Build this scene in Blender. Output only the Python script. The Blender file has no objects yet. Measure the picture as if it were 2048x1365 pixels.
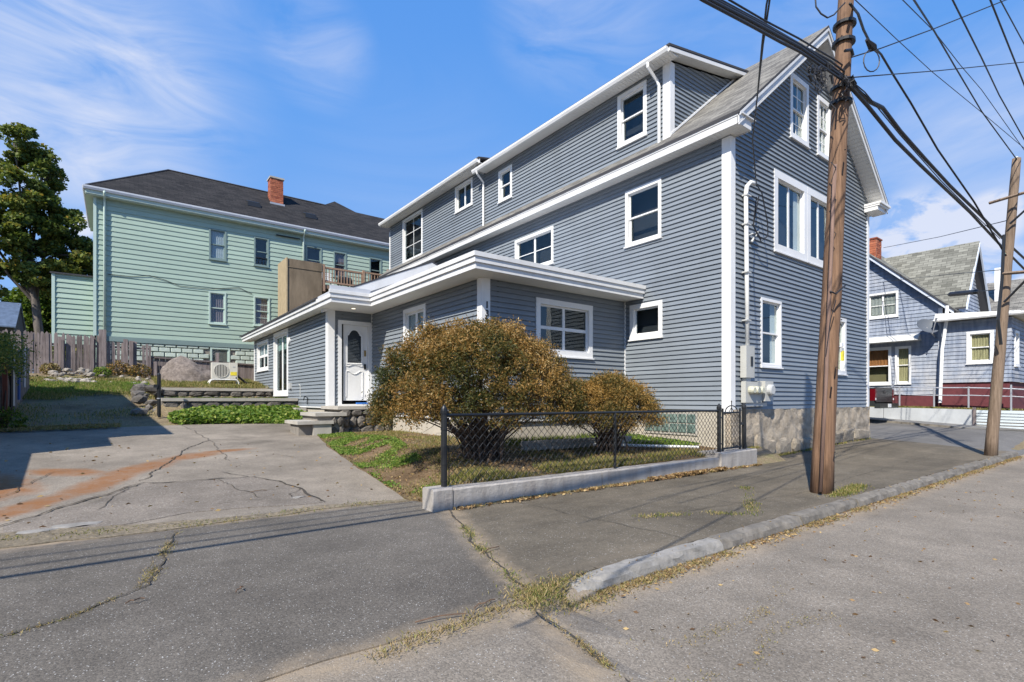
import bpy, math, random
import numpy as np
from mathutils import Vector, noise, geometry
rnd = random.Random(7)
SC = bpy.context.scene
COL = SC.collection
PI = math.pi

# ------------------------------------------------------------------ camera, sky, sun, exposure
EYE = 1.26
FPX = 1041.0
YAW = math.atan2(794, 1041)            # the view turns from +Y towards +X
cam = bpy.data.cameras.new('camera')
camo = bpy.data.objects.new('camera', cam)
COL.objects.link(camo)
camo.location = (0, 0, EYE)
camo.rotation_euler = (PI / 2, 0, -YAW)
cam.sensor_width = 36
cam.lens = 36 * FPX / 2048
cam.shift_y = (800 - 682.5) / 2048
cam.clip_start = 0.05
cam.clip_end = 3000
SC.camera = camo

SUN = Vector((-0.923, -0.478, 1.0)).normalized()      # towards the sun
SC.view_settings.view_transform = 'Standard'
SC.view_settings.look = 'None'
SC.view_settings.exposure = 0.58
SC.view_settings.gamma = 1
SC.view_settings.use_curve_mapping = False

F3 = np.array([math.sin(YAW), math.cos(YAW), 0]); R3 = np.array([math.cos(YAW), -math.sin(YAW), 0])
def sight(x, y):
    return F3 + (x - 1024) / FPX * R3 + (800 - y) / FPX * np.array([0, 0, 1.0])
def on(x, y, axis, c):
    """world point of a feature of the photograph that lies on the plane x, y or z = c"""
    d = sight(x, y); o = np.array([0, 0, EYE])
    return tuple(o + d * ((c - o[axis]) / d[axis]))
def at(x, y, D):
    return tuple(np.array([0, 0, EYE]) + D * sight(x, y))

def world():
    w = bpy.data.worlds.new('World'); SC.world = w; w.use_nodes = True
    nt = w.node_tree; nt.nodes.clear(); N = nt.nodes.new; L = nt.links.new
    out = N('ShaderNodeOutputWorld'); bg = N('ShaderNodeBackground'); L(bg.outputs[0], out.inputs[0])
    sky = N('ShaderNodeTexSky'); sky.sky_type = 'NISHITA'; sky.sun_disc = False
    sky.sun_elevation = math.asin(SUN.z); sky.sun_rotation = math.atan2(SUN.x, SUN.y)
    sky.air_density = 1.0; sky.dust_density = 0.25; sky.ozone_density = 2.2
    bg.inputs[1].default_value = 0.088
    tc = N('ShaderNodeTexCoord')
    def math_(op, a, b=None, clamp=False):
        n = N('ShaderNodeMath'); n.operation = op; n.use_clamp = clamp
        for i, v in enumerate((a, b)):
            if v is None: continue
            if isinstance(v, (int, float)): n.inputs[i].default_value = v
            else: L(v, n.inputs[i])
        return n.outputs[0]
    def mask(px, py, deg, inner=0.0):
        d = Vector(sight(px, py)).normalized()
        n = N('ShaderNodeVectorMath'); n.operation = 'DOT_PRODUCT'; L(tc.outputs['Generated'], n.inputs[0]); n.inputs[1].default_value = d
        mr = N('ShaderNodeMapRange'); mr.interpolation_type = 'SMOOTHSTEP'
        mr.inputs[1].default_value = math.cos(math.radians(deg)); mr.inputs[2].default_value = math.cos(math.radians(inner))
        L(n.outputs['Value'], mr.inputs[0]); return mr.outputs[0]
    def nz(scale, sc, detail, lo, hi, rot=0.0, dist=0.4):
        mp = N('ShaderNodeMapping'); mp.inputs['Scale'].default_value = sc; mp.inputs['Rotation'].default_value = (0, rot, 0.3)
        L(tc.outputs['Generated'], mp.inputs[0])
        n = N('ShaderNodeTexNoise'); n.inputs['Scale'].default_value = scale; n.inputs['Detail'].default_value = detail
        n.inputs['Roughness'].default_value = 0.58; n.inputs['Distortion'].default_value = dist
        L(mp.outputs[0], n.inputs[0])
        mr = N('ShaderNodeMapRange'); mr.inputs[1].default_value = lo; mr.inputs[2].default_value = hi; mr.clamp = True
        L(n.outputs[0], mr.inputs[0]); return mr.outputs[0]
    cir = nz(4.6, (1, 1, 3.2), 11, 0.34, 0.76, 0.25, .9)
    thin = nz(1.6, (1, 1, 3.0), 6, 0.35, 0.75, 0.2, 1.0)
    puff = nz(16, (1, 1, 1.8), 8, 0.40, 0.56)
    tot = math_('MULTIPLY', math_('MULTIPLY', mask(60, 30, 19), cir), .46)
    for (px, py, dg, k, src) in ((200, 190, 10, .45, cir), (640, 105, 5.5, .45, cir), (10, 180, 9, .42, thin), (1950, 180, 24, .34, thin), (1600, 60, 24, .12, thin),
                                 (1150, 10, 9, .4, cir), (200, 275, 2.6, .3, cir), (850, 400, 16, .16, thin), (1500, 110, 12, .25, cir), (2000, 330, 12, .3, cir)):
        tot = math_('ADD', tot, math_('MULTIPLY', math_('MULTIPLY', mask(px, py, dg), src), k))
    cum = math_('MULTIPLY', mask(1835, 475, 4.6, 1.5), puff)
    cum = math_('ADD', cum, math_('MULTIPLY', mask(1985, 440, 2.6, .6), puff))
    cum = math_('ADD', cum, math_('MULTIPLY', mask(1990, 560, 3.4, 1), puff))
    cum = math_('ADD', cum, math_('MULTIPLY', mask(165, 452, 1.3, .3), puff))
    tot = math_('MINIMUM', math_('ADD', tot, math_('MULTIPLY', cum, .85)), 0.86)
    # clear autumn blue: the physical sky blended with the even blue of a dry day
    sp = N('ShaderNodeSeparateXYZ'); L(tc.outputs['Generated'], sp.inputs[0])
    rp = N('ShaderNodeValToRGB'); e = rp.color_ramp.elements
    while len(e) < 4: e.new(.5)
    for q, (p, c) in zip(e, ((0, (.29, .43, .70)), (.14, (.20, .38, .73)), (.45, (.105, .30, .72)), (.8, (.065, .24, .68)))):
        q.position = p; q.color = (*c, 1)
    L(sp.outputs[2], rp.inputs[0])
    sc = N('ShaderNodeMix'); sc.data_type = 'RGBA'; sc.blend_type = 'MULTIPLY'; sc.inputs[0].default_value = 1; L(rp.outputs[0], sc.inputs[6]); sc.inputs[7].default_value = (9.9, 9.9, 9.9, 1)
    mul = N('ShaderNodeMix'); mul.data_type = 'RGBA'; mul.inputs[0].default_value = .88
    L(sky.outputs[0], mul.inputs[6]); L(sc.outputs[2], mul.inputs[7])
    mix = N('ShaderNodeMix'); mix.data_type = 'RGBA'
    L(tot, mix.inputs[0]); L(mul.outputs[2], mix.inputs[6]); mix.inputs[7].default_value = (6.0, 6.3, 7.3, 1)
    L(mix.outputs[2], bg.inputs[0])
world()
sl = bpy.data.lights.new('sun', 'SUN'); slo = bpy.data.objects.new('sun', sl); COL.objects.link(slo)
sl.energy = 4.9; sl.angle = math.radians(0.53); sl.color = (1, 0.935, 0.83)
slo.rotation_euler = SUN.to_track_quat('Z', 'Y').to_euler(); slo.location = (-20, -10, 30)

# ------------------------------------------------------------------ materials
MATS = {}
class NT:
    def __init__(s, name):
        m = bpy.data.materials.new(name); m.use_nodes = True; s.m = m; s.nt = m.node_tree
        s.b = s.nt.nodes['Principled BSDF']; s.out = s.nt.nodes['Material Output']; MATS[name] = m
        s.tc = s.nt.nodes.new('ShaderNodeTexCoord')
        s.pos = s.n('ShaderNodeNewGeometry').outputs['Position']
    def n(s, t): return s.nt.nodes.new(t)
    def l(s, a, b): s.nt.links.new(a, b)
    def vec(s, scale=(1, 1, 1), src=None):
        mp = s.n('ShaderNodeMapping'); mp.inputs['Scale'].default_value = scale
        s.l(src or s.pos, mp.inputs[0]); return mp.outputs[0]
    def noise(s, scale, detail=6, vec=None, rough=.6, dist=0):
        n = s.n('ShaderNodeTexNoise'); n.inputs['Scale'].default_value = scale; n.inputs['Detail'].default_value = detail
        n.inputs['Roughness'].default_value = rough; n.inputs['Distortion'].default_value = dist
        s.l(vec or s.pos, n.inputs[0]); return n.outputs[0]
    def ramp(s, f, stops):
        r = s.n('ShaderNodeValToRGB'); e = r.color_ramp.elements
        while len(e) < len(stops): e.new(.5)
        for q, (p, c) in zip(e, stops):
            q.position = p; q.color = (*(c if isinstance(c, tuple) else (c, c, c)), 1)
        s.l(f, r.inputs[0]); return r.outputs[0]
    def rng(s, f, a, b, c=0, d=1):
        r = s.n('ShaderNodeMapRange'); r.clamp = True
        for i, v in enumerate((a, b, c, d)): r.inputs[i + 1].default_value = v
        s.l(f, r.inputs[0]); return r.outputs[0]
    def mix(s, f, a, b, mode='MIX'):
        m = s.n('ShaderNodeMix'); m.data_type = 'RGBA'; m.blend_type = mode
        for v, i in ((f, 0), (a, 6), (b, 7)):
            if isinstance(v, (int, float)): m.inputs[i].default_value = v if i == 0 else (v, v, v, 1)
            elif isinstance(v, tuple): m.inputs[i].default_value = (*v, 1)
            else: s.l(v, m.inputs[i])
        return m.outputs[2]
    def math(s, op, a, b=0, clamp=False):
        m = s.n('ShaderNodeMath'); m.operation = op; m.use_clamp = clamp
        for i, v in enumerate((a, b)):
            if isinstance(v, (int, float)): m.inputs[i].default_value = v
            else: s.l(v, m.inputs[i])
        return m.outputs[0]
    def col(s, c):
        if isinstance(c, tuple): s.b.inputs['Base Color'].default_value = (*c, 1)
        else: s.l(c, s.b.inputs['Base Color'])
    def rough(s, r):
        if isinstance(r, (int, float)): s.b.inputs['Roughness'].default_value = r
        else: s.l(r, s.b.inputs['Roughness'])
    def bump(s, h, strength=.3, dist=.01):
        b = s.n('ShaderNodeBump'); b.inputs['Strength'].default_value = strength; b.inputs['Distance'].default_value = dist
        s.l(h, b.inputs['Height']); s.l(b.outputs[0], s.b.inputs['Normal'])
    def rand(s): return s.n('ShaderNodeObjectInfo').outputs['Random']
    def attr(s, name):
        a = s.n('ShaderNodeAttribute'); a.attribute_name = name; return a.outputs['Fac']

def simple(name, c, rough=.5, var=.06, scale=3.0, dirt=0.0, metal=0.0, bump=0.0, bscale=60, rvar=0.0, sc=(1, 1, 1), spec=.4):
    t = NT(name)
    f = t.noise(scale, 8, t.vec(sc))
    k = t.rng(f, .3, .7, 1 - var, 1 + var)
    colr = t.mix(1.0, c, k, 'MULTIPLY')
    if rvar:
        colr = t.mix(1.0, colr, t.rng(t.rand(), 0, 1, 1 - rvar, 1 + rvar), 'MULTIPLY')
    if dirt:
        d = t.rng(t.noise(1.3, 10, t.vec((1, 1, .35)), .7), .48, .72)
        colr = t.mix(t.math('MULTIPLY', d, dirt), colr, (c[0] * .5, c[1] * .47, c[2] * .42))
    t.col(colr); t.rough(rough); t.b.inputs['Metallic'].default_value = metal
    t.b.inputs['Specular IOR Level'].default_value = spec
    if bump: t.bump(t.noise(bscale, 6), bump, .01)
    return t.m

VINYL = simple('gray_vinyl', (.195, .22, .245), .42, .08, .7, rvar=.07, sc=(.5, .5, 3), bump=.05, bscale=40, dirt=.22)
WHITE = simple('white_trim', (.74, .74, .73), .45, .05, 1.5, dirt=.22)
WHITE2 = simple('white_fascia', (.66, .66, .65), .5, .07, 1.2, dirt=.35, bump=.05, bscale=20)
SOFFIT = simple('soffit_white', (.70, .69, .66), .6, .04, 2.0)
MINT = simple('mint_siding', (.34, .44, .365), .55, .06, .9, rvar=.05, sc=(.4, .4, 3), dirt=.15)
MINTTRIM = simple('mint_trim', (.45, .56, .50), .5, .04)
MINTBLOCK = simple('mint_block', (.46, .53, .47), .7, .12, 8, rvar=.08, bump=.35, bscale=45)
MINTDARK = simple('mint_dark_trim', (.18, .25, .24), .55, .05)
DARKMETAL = simple('black_metal', (.018, .019, .020), .35, .1)
CABLE = simple('black_cable', (.022, .022, .025), .5, .1)
GRAYMETAL = simple('gray_metal', (.46, .47, .46), .45, .06, dirt=.12)
GALV = simple('galvanized', (.42, .43, .45), .42, .08, metal=.4)
GRAYBOX = simple('meter_gray', (.44, .44, .41), .5, .05, dirt=.12)
ROOM = simple('painted_room_dark', (.030, .031, .036), .9, .1)  # near-black colour stands in for the darkness of unlit rooms
CURT = simple('curtain', (.42, .40, .36), .8, .15, 5, sc=(6, 6, .3))
CURTP = simple('curtain_plum', (.23, .17, .18), .8, .15, 5, sc=(6, 6, .3))
CURTY = simple('curtain_yellow', (.50, .41, .22), .8, .2, 5, sc=(6, 6, .3))
CURTO = simple('curtain_orange', (.42, .16, .05), .8, .25, 5, sc=(8, 8, .3))
SHADE = simple('window_shade', (.50, .52, .53), .8, .06, 2)
CONC = simple('concrete', (.40, .375, .33), .85, .12, 3, dirt=.35, bump=.3)
CONCB = simple('tower_concrete', (.20, .155, .105), .9, .30, 1.4, dirt=.65, bump=.4, bscale=14, sc=(2, 2, .6))
BEIGE = simple('foundation_beige', (.44, .40, .33), .9, .12, 3, dirt=.28, bump=.35, bscale=30)
SHELL = simple('wall_backing', (.10, .11, .12), .9)
BLUEM = simple('blue_reveal', (.13, .16, .22), .6)
PLASTIC = simple('ac_cream', (.58, .56, .49), .45, .04, dirt=.12)
YELLOW = simple('yellow_label', (.75, .62, .05), .5, .2, 30)
BLUETAPE = simple('blue_tape', (.03, .16, .55), .5)
BRASS = simple('brass', (.45, .30, .10), .35, .05, metal=.7)
RUBBER = simple('tyre_rubber', (.02, .02, .02), .8)
TRUCKP = simple('truck_paint', (.030, .034, .034), .25, .05)
REDLENS = simple('red_lens', (.11, .004, .008), .15, .1)
PVC = simple('white_pipe', (.75, .75, .72), .4)
DRYWOOD = simple('dry_sticks', (.13, .08, .05), .9, .3, 20)
WALLPAINT = simple('wall_white_panel', (.44, .46, .47), .7, .10, 3, dirt=.3, bump=.2)
REDFND = simple('red_foundation', (.115, .028, .033), .8, .2, 6, dirt=.3, bump=.5, bscale=25)
TANHOUSE = simple('tan_siding', (.45, .40, .30), .6)
ROOFBROWN = simple('roof_edge_dark', (.045, .045, .05), .8)
MEMBRANE = simple('roof_membrane', (.48, .50, .54), .5, .06, 2, dirt=.2)

def glass_mat():
    t = NT('window_glass'); t.nt.nodes.remove(t.b)
    g = t.n('ShaderNodeBsdfGlossy'); g.inputs['Roughness'].default_value = .012; g.inputs['Color'].default_value = (.80, .86, .86, 1)
    tr = t.n('ShaderNodeBsdfTransparent'); tr.inputs['Color'].default_value = (.86, .90, .91, 1)
    fr = t.n('ShaderNodeFresnel'); fr.inputs['IOR'].default_value = 1.62
    bp = t.n('ShaderNodeBump'); bp.inputs['Strength'].default_value = .12; bp.inputs['Distance'].default_value = .02
    t.l(t.noise(1.7, 2), bp.inputs['Height']); t.l(bp.outputs[0], g.inputs['Normal'])
    mx = t.n('ShaderNodeMixShader'); t.l(t.math('MULTIPLY', t.math('ADD', fr.outputs[0], .03, True), t.math('SUBTRACT', 1.0, t.n('ShaderNodeNewGeometry').outputs['Backfacing'])), mx.inputs[0]); t.l(tr.outputs[0], mx.inputs[1]); t.l(g.outputs[0], mx.inputs[2])
    t.l(mx.outputs[0], t.out.inputs[0]); return t.m
GLASS = glass_mat()
def block_glass():
    t = NT('block_glass'); t.col(t.ramp(t.noise(9, 3), [(.3, (.06, .10, .09)), (.7, (.20, .27, .24))])); t.rough(.12)
    t.b.inputs['Specular IOR Level'].default_value = .8; t.bump(t.noise(28, 2), .5, .02); return t.m
BLOCKG = block_glass()

def shingle_mat(name, dark, light, row=.14, flat=False):
    t = NT(name)
    br = t.n('ShaderNodeTexBrick'); br.inputs['Scale'].default_value = 1; br.offset = .5
    br.inputs['Brick Width'].default_value = .32; br.inputs['Row Height'].default_value = row; br.inputs['Mortar Size'].default_value = .006
    br.inputs['Color1'].default_value = (*dark, 1); br.inputs['Color2'].default_value = (*light, 1)
    br.inputs['Mortar'].default_value = (dark[0] * .45, dark[1] * .45, dark[2] * .45, 1); br.inputs['Bias'].default_value = .1
    uv = t.n('ShaderNodeUVMap'); t.l(uv.outputs[0], br.inputs[0])
    sp = t.noise(90, 3); big = t.noise(1.1, 5)
    c = t.mix(1, br.outputs[0], t.rng(sp, .3, .7, .75, 1.25), 'MULTIPLY')
    c = t.mix(1, c, t.rng(big, .3, .7, .82, 1.15), 'MULTIPLY')
    t.col(c); t.rough(.9); t.b.inputs['Specular IOR Level'].default_value = .2
    t.bump(t.math('ADD', br.outputs['Fac'], t.math('MULTIPLY', sp, -.5)), -.35, .01); return t.m
SHIN_GRAY = shingle_mat('gray_shingles', (.105, .10, .092), (.235, .225, .20))
SHIN_DARK = shingle_mat('charcoal_shingles', (.018, .018, .019), (.036, .034, .034))
SHIN_OLD = shingle_mat('weathered_shingles', (.11, .11, .095), (.24, .24, .21), .13)

def blue_shingles():
    t = NT('blue_wall_shingles')
    v = t.n('ShaderNodeTexVoronoi'); v.inputs['Scale'].default_value = 1; v.inputs['Randomness'].default_value = 0
    f = t.noise(1.0, 2, t.vec((7, 7, .01)), .5)
    w = t.n('ShaderNodeTexNoise'); w.inputs['Scale'].default_value = 9; t.l(t.vec((1, 1, .15)), w.inputs[0])
    wear = t.rng(t.noise(.55, 9, None, .75), .45, .66)
    lowz = t.n('ShaderNodeSeparateXYZ'); t.l(t.pos, lowz.inputs[0])
    fade = t.rng(lowz.outputs[2], 1.3, 3.0, 1.15, .35)
    base = t.mix(t.rng(w.outputs[0], .35, .65), (.17, .205, .275), (.275, .315, .385))
    c = t.mix(t.math('MULTIPLY', wear, fade), base, (.46, .45, .44))
    c = t.mix(1, c, t.rng(t.rand(), 0, 1, .92, 1.08), 'MULTIPLY')
    t.col(c); t.rough(.75); t.bump(w.outputs[0], .25, .01); return t.m
BLUESH = blue_shingles()

def wood(name, c1, c2, scale=(18, 18, 1.2), rvar=.25, dirt=.4):
    t = NT(name)
    f = t.noise(1.5, 9, t.vec(scale), .65)
    c = t.ramp(f, [(.28, c1), (.72, c2)])
    c = t.mix(1, c, t.rng(t.rand(), 0, 1, 1 - rvar, 1 + rvar), 'MULTIPLY')
    d = t.rng(t.noise(2.2, 8), .5, .75); c = t.mix(t.math('MULTIPLY', d, dirt), c, (c1[0] * .5, c1[1] * .5, c1[2] * .45))
    t.col(c); t.rough(.85); t.bump(f, .5, .01); return t.m
FENCEW = wood('weathered_fence', (.10, .078, .072), (.30, .25, .24))
POLEW = wood('pole_wood', (.07, .036, .018), (.29, .17, .10), (26, 26, .6), .05, .55)
POLEW2 = wood('pole_gray_wood', (.09, .06, .038), (.26, .19, .135), (30, 30, .7), .05, .3)
DECKW = wood('deck_wood', (.20, .12, .08), (.40, .27, .19), (20, 20, 2), .15, .3)
BARK = wood('bark', (.06, .05, .045), (.20, .17, .145), (9, 9, 1.5), .1, .4)
TWIG = wood('twigs', (.035, .024, .018), (.11, .075, .055), (20, 20, 8), .1, .2)
STONE = None
def stone_mat(name, c1, c2, rvar=.3, b=.8):
    t = NT(name); f = t.noise(7, 10, None, .7)
    c = t.ramp(f, [(.3, c1), (.7, c2)]); c = t.mix(1, c, t.rng(t.rand(), 0, 1, 1 - rvar, 1 + rvar), 'MULTIPLY')
    t.col(c); t.rough(.9); t.bump(t.noise(16, 9, None, .7), b, .03); return t.m
STONE = stone_mat('field_stone', (.045, .040, .036), (.20, .18, .155))
GRANITE = stone_mat('granite', (.095, .085, .07), (.24, .215, .18), .1, .5)
GRANITE2 = stone_mat('granite_light', (.15, .142, .125), (.31, .29, .26), .1, .5)
BOULDER = stone_mat('boulder_rock', (.075, .06, .05), (.30, .25, .215), .05, 1.0)
RUBBLE = stone_mat('rubble_rock', (.17, .15, .12), (.38, .34, .29), .3, .8)
MORTAR = simple('mortar', (.22, .20, .175), .95, .2, 6, bump=.6, bscale=30)
def stucco():
    t = NT('foundation_stucco'); sx = t.n('ShaderNodeSeparateXYZ'); t.l(t.pos, sx.inputs[0])
    f = t.noise(3.5, 10, None, .7); g = t.noise(1.4, 6)
    c = t.ramp(f, [(.3, (.19, .16, .12)), (.5, (.38, .32, .245)), (.72, (.52, .45, .35))])
    d = t.rng(t.math('ADD', sx.outputs[2], t.math('MULTIPLY', g, .8)), .25, 1.0, 1, 0)
    c = t.mix(t.math('MULTIPLY', d, .45), c, (.16, .15, .13))
    t.col(c); t.rough(.95); t.bump(t.noise(9, 12, None, .75), 1.0, .05); return t.m
STUCCO = stucco()
STUCCOST = stone_mat('foundation_stone', (.13, .11, .085), (.36, .31, .24), .25, .8)
def wallpaint():
    t = NT('garden_wall_paint'); f = t.noise(2.3, 10, t.vec((2.5, 2.5, .6)), .7)
    c = t.ramp(f, [(.28, (.24, .21, .19)), (.42, (.31, .285, .255)), (.7, (.42, .39, .355))])
    t.col(c); t.rough(.85); t.bump(t.noise(25, 8), .5, .02); return t.m
GWALL = wallpaint()
def bricks(name='chimney_brick'):
    t = NT(name); c = t.mix(t.rand(), (.22, .055, .028), (.42, .14, .07))
    t.col(t.mix(1, c, t.rng(t.noise(30, 4), .3, .7, .75, 1.25), 'MULTIPLY')); t.rough(.9); return t.m
BRICK = bricks()

def asphalt(name, base, tint=(1, 1, 1), speck=.5, blot=.2, extra=None, sscale=95):
    t = NT(name)
    v = t.n('ShaderNodeTexVoronoi'); v.inputs['Scale'].default_value = sscale; t.l(t.pos, v.inputs[0])
    sep = t.n('ShaderNodeSeparateColor'); t.l(v.outputs['Color'], sep.inputs[0])
    sepf = t.rng(sep.outputs[0], 0, 1, 1 - .26 * speck, 1 + .26 * speck)
    big = t.rng(sep.outputs[1], .90, .97)
    round_ = t.rng(v.outputs['Distance'], .30, .42, 1, 0)
    fine = t.noise(260, 4)
    c = t.mix(1, tuple(base * k for k in tint), sepf, 'MULTIPLY')
    c = t.mix(1, c, t.rng(fine, .3, .7, .8, 1.2), 'MULTIPLY')
    stone = t.math('MULTIPLY', t.math('MULTIPLY', big, round_), speck)
    c = t.mix(stone, c, (.46, .45, .42))
    b1 = t.noise(.55, 7, None, .6); b2 = t.noise(2.6, 8, None, .65)
    c = t.mix(1, c, t.rng(b1, .3, .7, 1 - blot, 1 + blot), 'MULTIPLY')
    c = t.mix(1, c, t.rng(b2, .3, .7, 1 - blot * .6, 1 + blot * .6), 'MULTIPLY')
    if extra: c = extra(t, c)
    t.col(c); t.rough(.9); t.b.inputs['Specular IOR Level'].default_value = .25
    t.bump(t.math('ADD', t.math('MULTIPLY', v.outputs['Distance'], -.6), fine), .55, .006)
    return t.m
def ell(t, cx, cy, rx, ry, ang, soft=.35):
    mp = t.n('ShaderNodeMapping'); mp.vector_type = 'TEXTURE'
    mp.inputs['Location'].default_value = (cx, cy, 0); mp.inputs['Rotation'].default_value = (0, 0, ang); mp.inputs['Scale'].default_value = (rx, ry, 1000)
    t.l(t.pos, mp.inputs[0])
    ln = t.n('ShaderNodeVectorMath'); ln.operation = 'LENGTH'; t.l(mp.outputs[0], ln.inputs[0])
    d = t.math('ADD', ln.outputs['Value'], t.math('MULTIPLY', t.math('SUBTRACT', t.noise(2.4, 9, None, .7), .5), 1.5))
    return t.rng(d, 1 - soft, 1 + soft * .8, 1, 0)
def rusty(t, c):
    m = None
    for a in ((-.75, 7.6, .7, .20, 1.05), (-.15, 8.6, .75, .24, 1.1), (.35, 9.6, .7, .26, .95), (1.0, 10.35, .6, .24, .6), (1.6, 10.8, .5, .15, .25), (-1.3, 8.9, .5, .9, .2), (-.55, 9.6, .25, .5, .9)):
        e = ell(t, *a); m = e if m is None else t.math('MAXIMUM', m, e)
    m = t.math('MULTIPLY', m, t.rng(t.noise(6, 10, None, .8), .30, .56, .35, 1))
    c = t.mix(t.math('MULTIPLY', m, .92), c, (.23, .10, .035))
    return c
def sandy(t, c, far=True):
    sx = t.n('ShaderNodeSeparateXYZ'); t.l(t.pos, sx.inputs[0]); X, Y = sx.outputs[0], sx.outputs[1]
    n = t.math('MULTIPLY', t.math('SUBTRACT', t.noise(2.2, 9, None, .72), .5), .75)
    e1 = t.math('ABSOLUTE', t.math('SUBTRACT', t.math('ADD', Y, t.math('MULTIPLY', n, .5)), 2.47))
    e2 = t.math('ABSOLUTE', t.math('SUBTRACT', t.math('ADD', Y, t.math('MULTIPLY', n, .5)), 6.08))
    ln = t.math('ADD', t.math('MULTIPLY', t.math('SUBTRACT', Y, 2.62), .36), 2.11)
    e3 = t.math('MULTIPLY', t.math('ABSOLUTE', t.math('SUBTRACT', t.math('ADD', X, t.math('MULTIPLY', n, .4)), ln)), 1.2)
    e = t.math('MINIMUM', t.math('MINIMUM', e1, e2), e3)
    m = t.rng(e, .015, .24, .78, 0)
    m = t.math('MULTIPLY', m, t.rng(t.noise(5, 9, None, .75), .36, .6, .25, 1))
    return t.mix(m, c, (.335, .26, .175))
AS_STREET = asphalt('street_asphalt', .175, (1.16, 1, .80), 1.0, .24, sandy, 105)
AS_APRON = asphalt('apron_asphalt', .105, (1.13, 1, .83), 1.0, .26, sandy, 105)
def sidewalk_x(t, c):
    sx = t.n('ShaderNodeSeparateXYZ'); t.l(t.pos, sx.inputs[0])
    v = t.noise(.9, 8, t.vec((.35, 2.2, 1)), .7)
    c = t.mix(t.rng(v, .50, .72, 0, .55), c, (.20, .165, .12))
    return sandy(t, c)
AS_WALK = asphalt('sidewalk_asphalt', .098, (1.18, 1, .74), .7, .30, sidewalk_x, 80)
AS_DRIVE = asphalt('driveway_asphalt', .19, (1.14, .98, .78), .7, .30, rusty, 90)
AS_PATCH = asphalt('patch_asphalt', .165, (1.14, .98, .80), .9, .28, None, 75)
AS_SIDE = asphalt('side_street_asphalt', .13, (1.05, 1, .93), .4, .2, None, 60)
def soil(name, c1, c2, c3, s=1.2):
    t = NT(name); f = t.noise(s, 10, None, .72); g = t.noise(30, 6)
    c = t.ramp(f, [(.32, c1), (.5, c2), (.68, c3)]); c = t.mix(1, c, t.rng(g, .3, .7, .65, 1.35), 'MULTIPLY')
    t.col(c); t.rough(.95); t.b.inputs['Specular IOR Level'].default_value = .1; t.bump(t.noise(22, 10, None, .75), 1, .04); return t.m
SOIL = soil('yard_soil', (.09, .06, .035), (.20, .14, .085), (.14, .12, .055))
SOILB = soil('backyard_soil', (.14, .105, .065), (.24, .19, .12), (.16, .17, .07), .8)
SAND = soil('sand_dirt', (.17, .145, .11), (.27, .225, .16), (.21, .18, .13), 5)
CRACK = simple('crack_dark', (.055, .047, .037), 1, .2, 8)

def leaf_mat(name, stops, trans=.35, rough=.55):
    t = NT(name); a = t.attr('rnd'); c = t.ramp(a, stops)
    t.col(c); t.rough(rough); t.b.inputs['Specular IOR Level'].default_value = .25
    tr = t.n('ShaderNodeBsdfTranslucent'); t.l(t.mix(1, c, (1.2, 1.25, .7), 'MULTIPLY'), tr.inputs[0])
    mx = t.n('ShaderNodeMixShader'); mx.inputs[0].default_value = trans
    t.l(t.b.outputs[0], mx.inputs[1]); t.l(tr.outputs[0], mx.inputs[2]); t.l(mx.outputs[0], t.out.inputs[0]); return t.m
L_BUSH = leaf_mat('bush_leaves', [(0, (.03, .04, .012)), (.25, (.07, .075, .02)), (.42, (.13, .10, .028)), (.6, (.24, .135, .035)), (.82, (.34, .20, .06)), (1, (.52, .40, .20))], .25)
L_BUSH2 = leaf_mat('small_bush_leaves', [(0, (.05, .06, .018)), (.25, (.13, .10, .028)), (.6, (.30, .17, .045)), (1, (.48, .30, .09))], .25)
L_MAPLE = leaf_mat('maple_leaves', [(0, (.035, .065, .018)), (.3, (.08, .12, .03)), (.65, (.165, .20, .04)), (.9, (.28, .25, .055)), (1, (.40, .27, .06))], .32)
L_GREEN = leaf_mat('bright_leaves', [(0, (.03, .06, .012)), (.5, (.085, .14, .02)), (1, (.22, .26, .04))], .4)
L_COVER = leaf_mat('cover_leaves', [(0, (.06, .12, .02)), (.5, (.13, .22, .035)), (.85, (.24, .32, .06)), (1, (.36, .38, .10))], .35)
L_GRASS = leaf_mat('grass_blades', [(0, (.07, .10, .02)), (.3, (.14, .17, .035)), (.6, (.25, .21, .07)), (1, (.42, .32, .16))], .3)
L_DRY = leaf_mat('dry_grass', [(0, (.16, .12, .05)), (.5, (.32, .23, .11)), (.8, (.20, .20, .05)), (1, (.46, .34, .18))], .25)
L_FALL = leaf_mat('fallen_leaves', [(0, (.10, .055, .028)), (.5, (.25, .155, .07)), (1, (.46, .33, .15))], .2)

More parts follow.
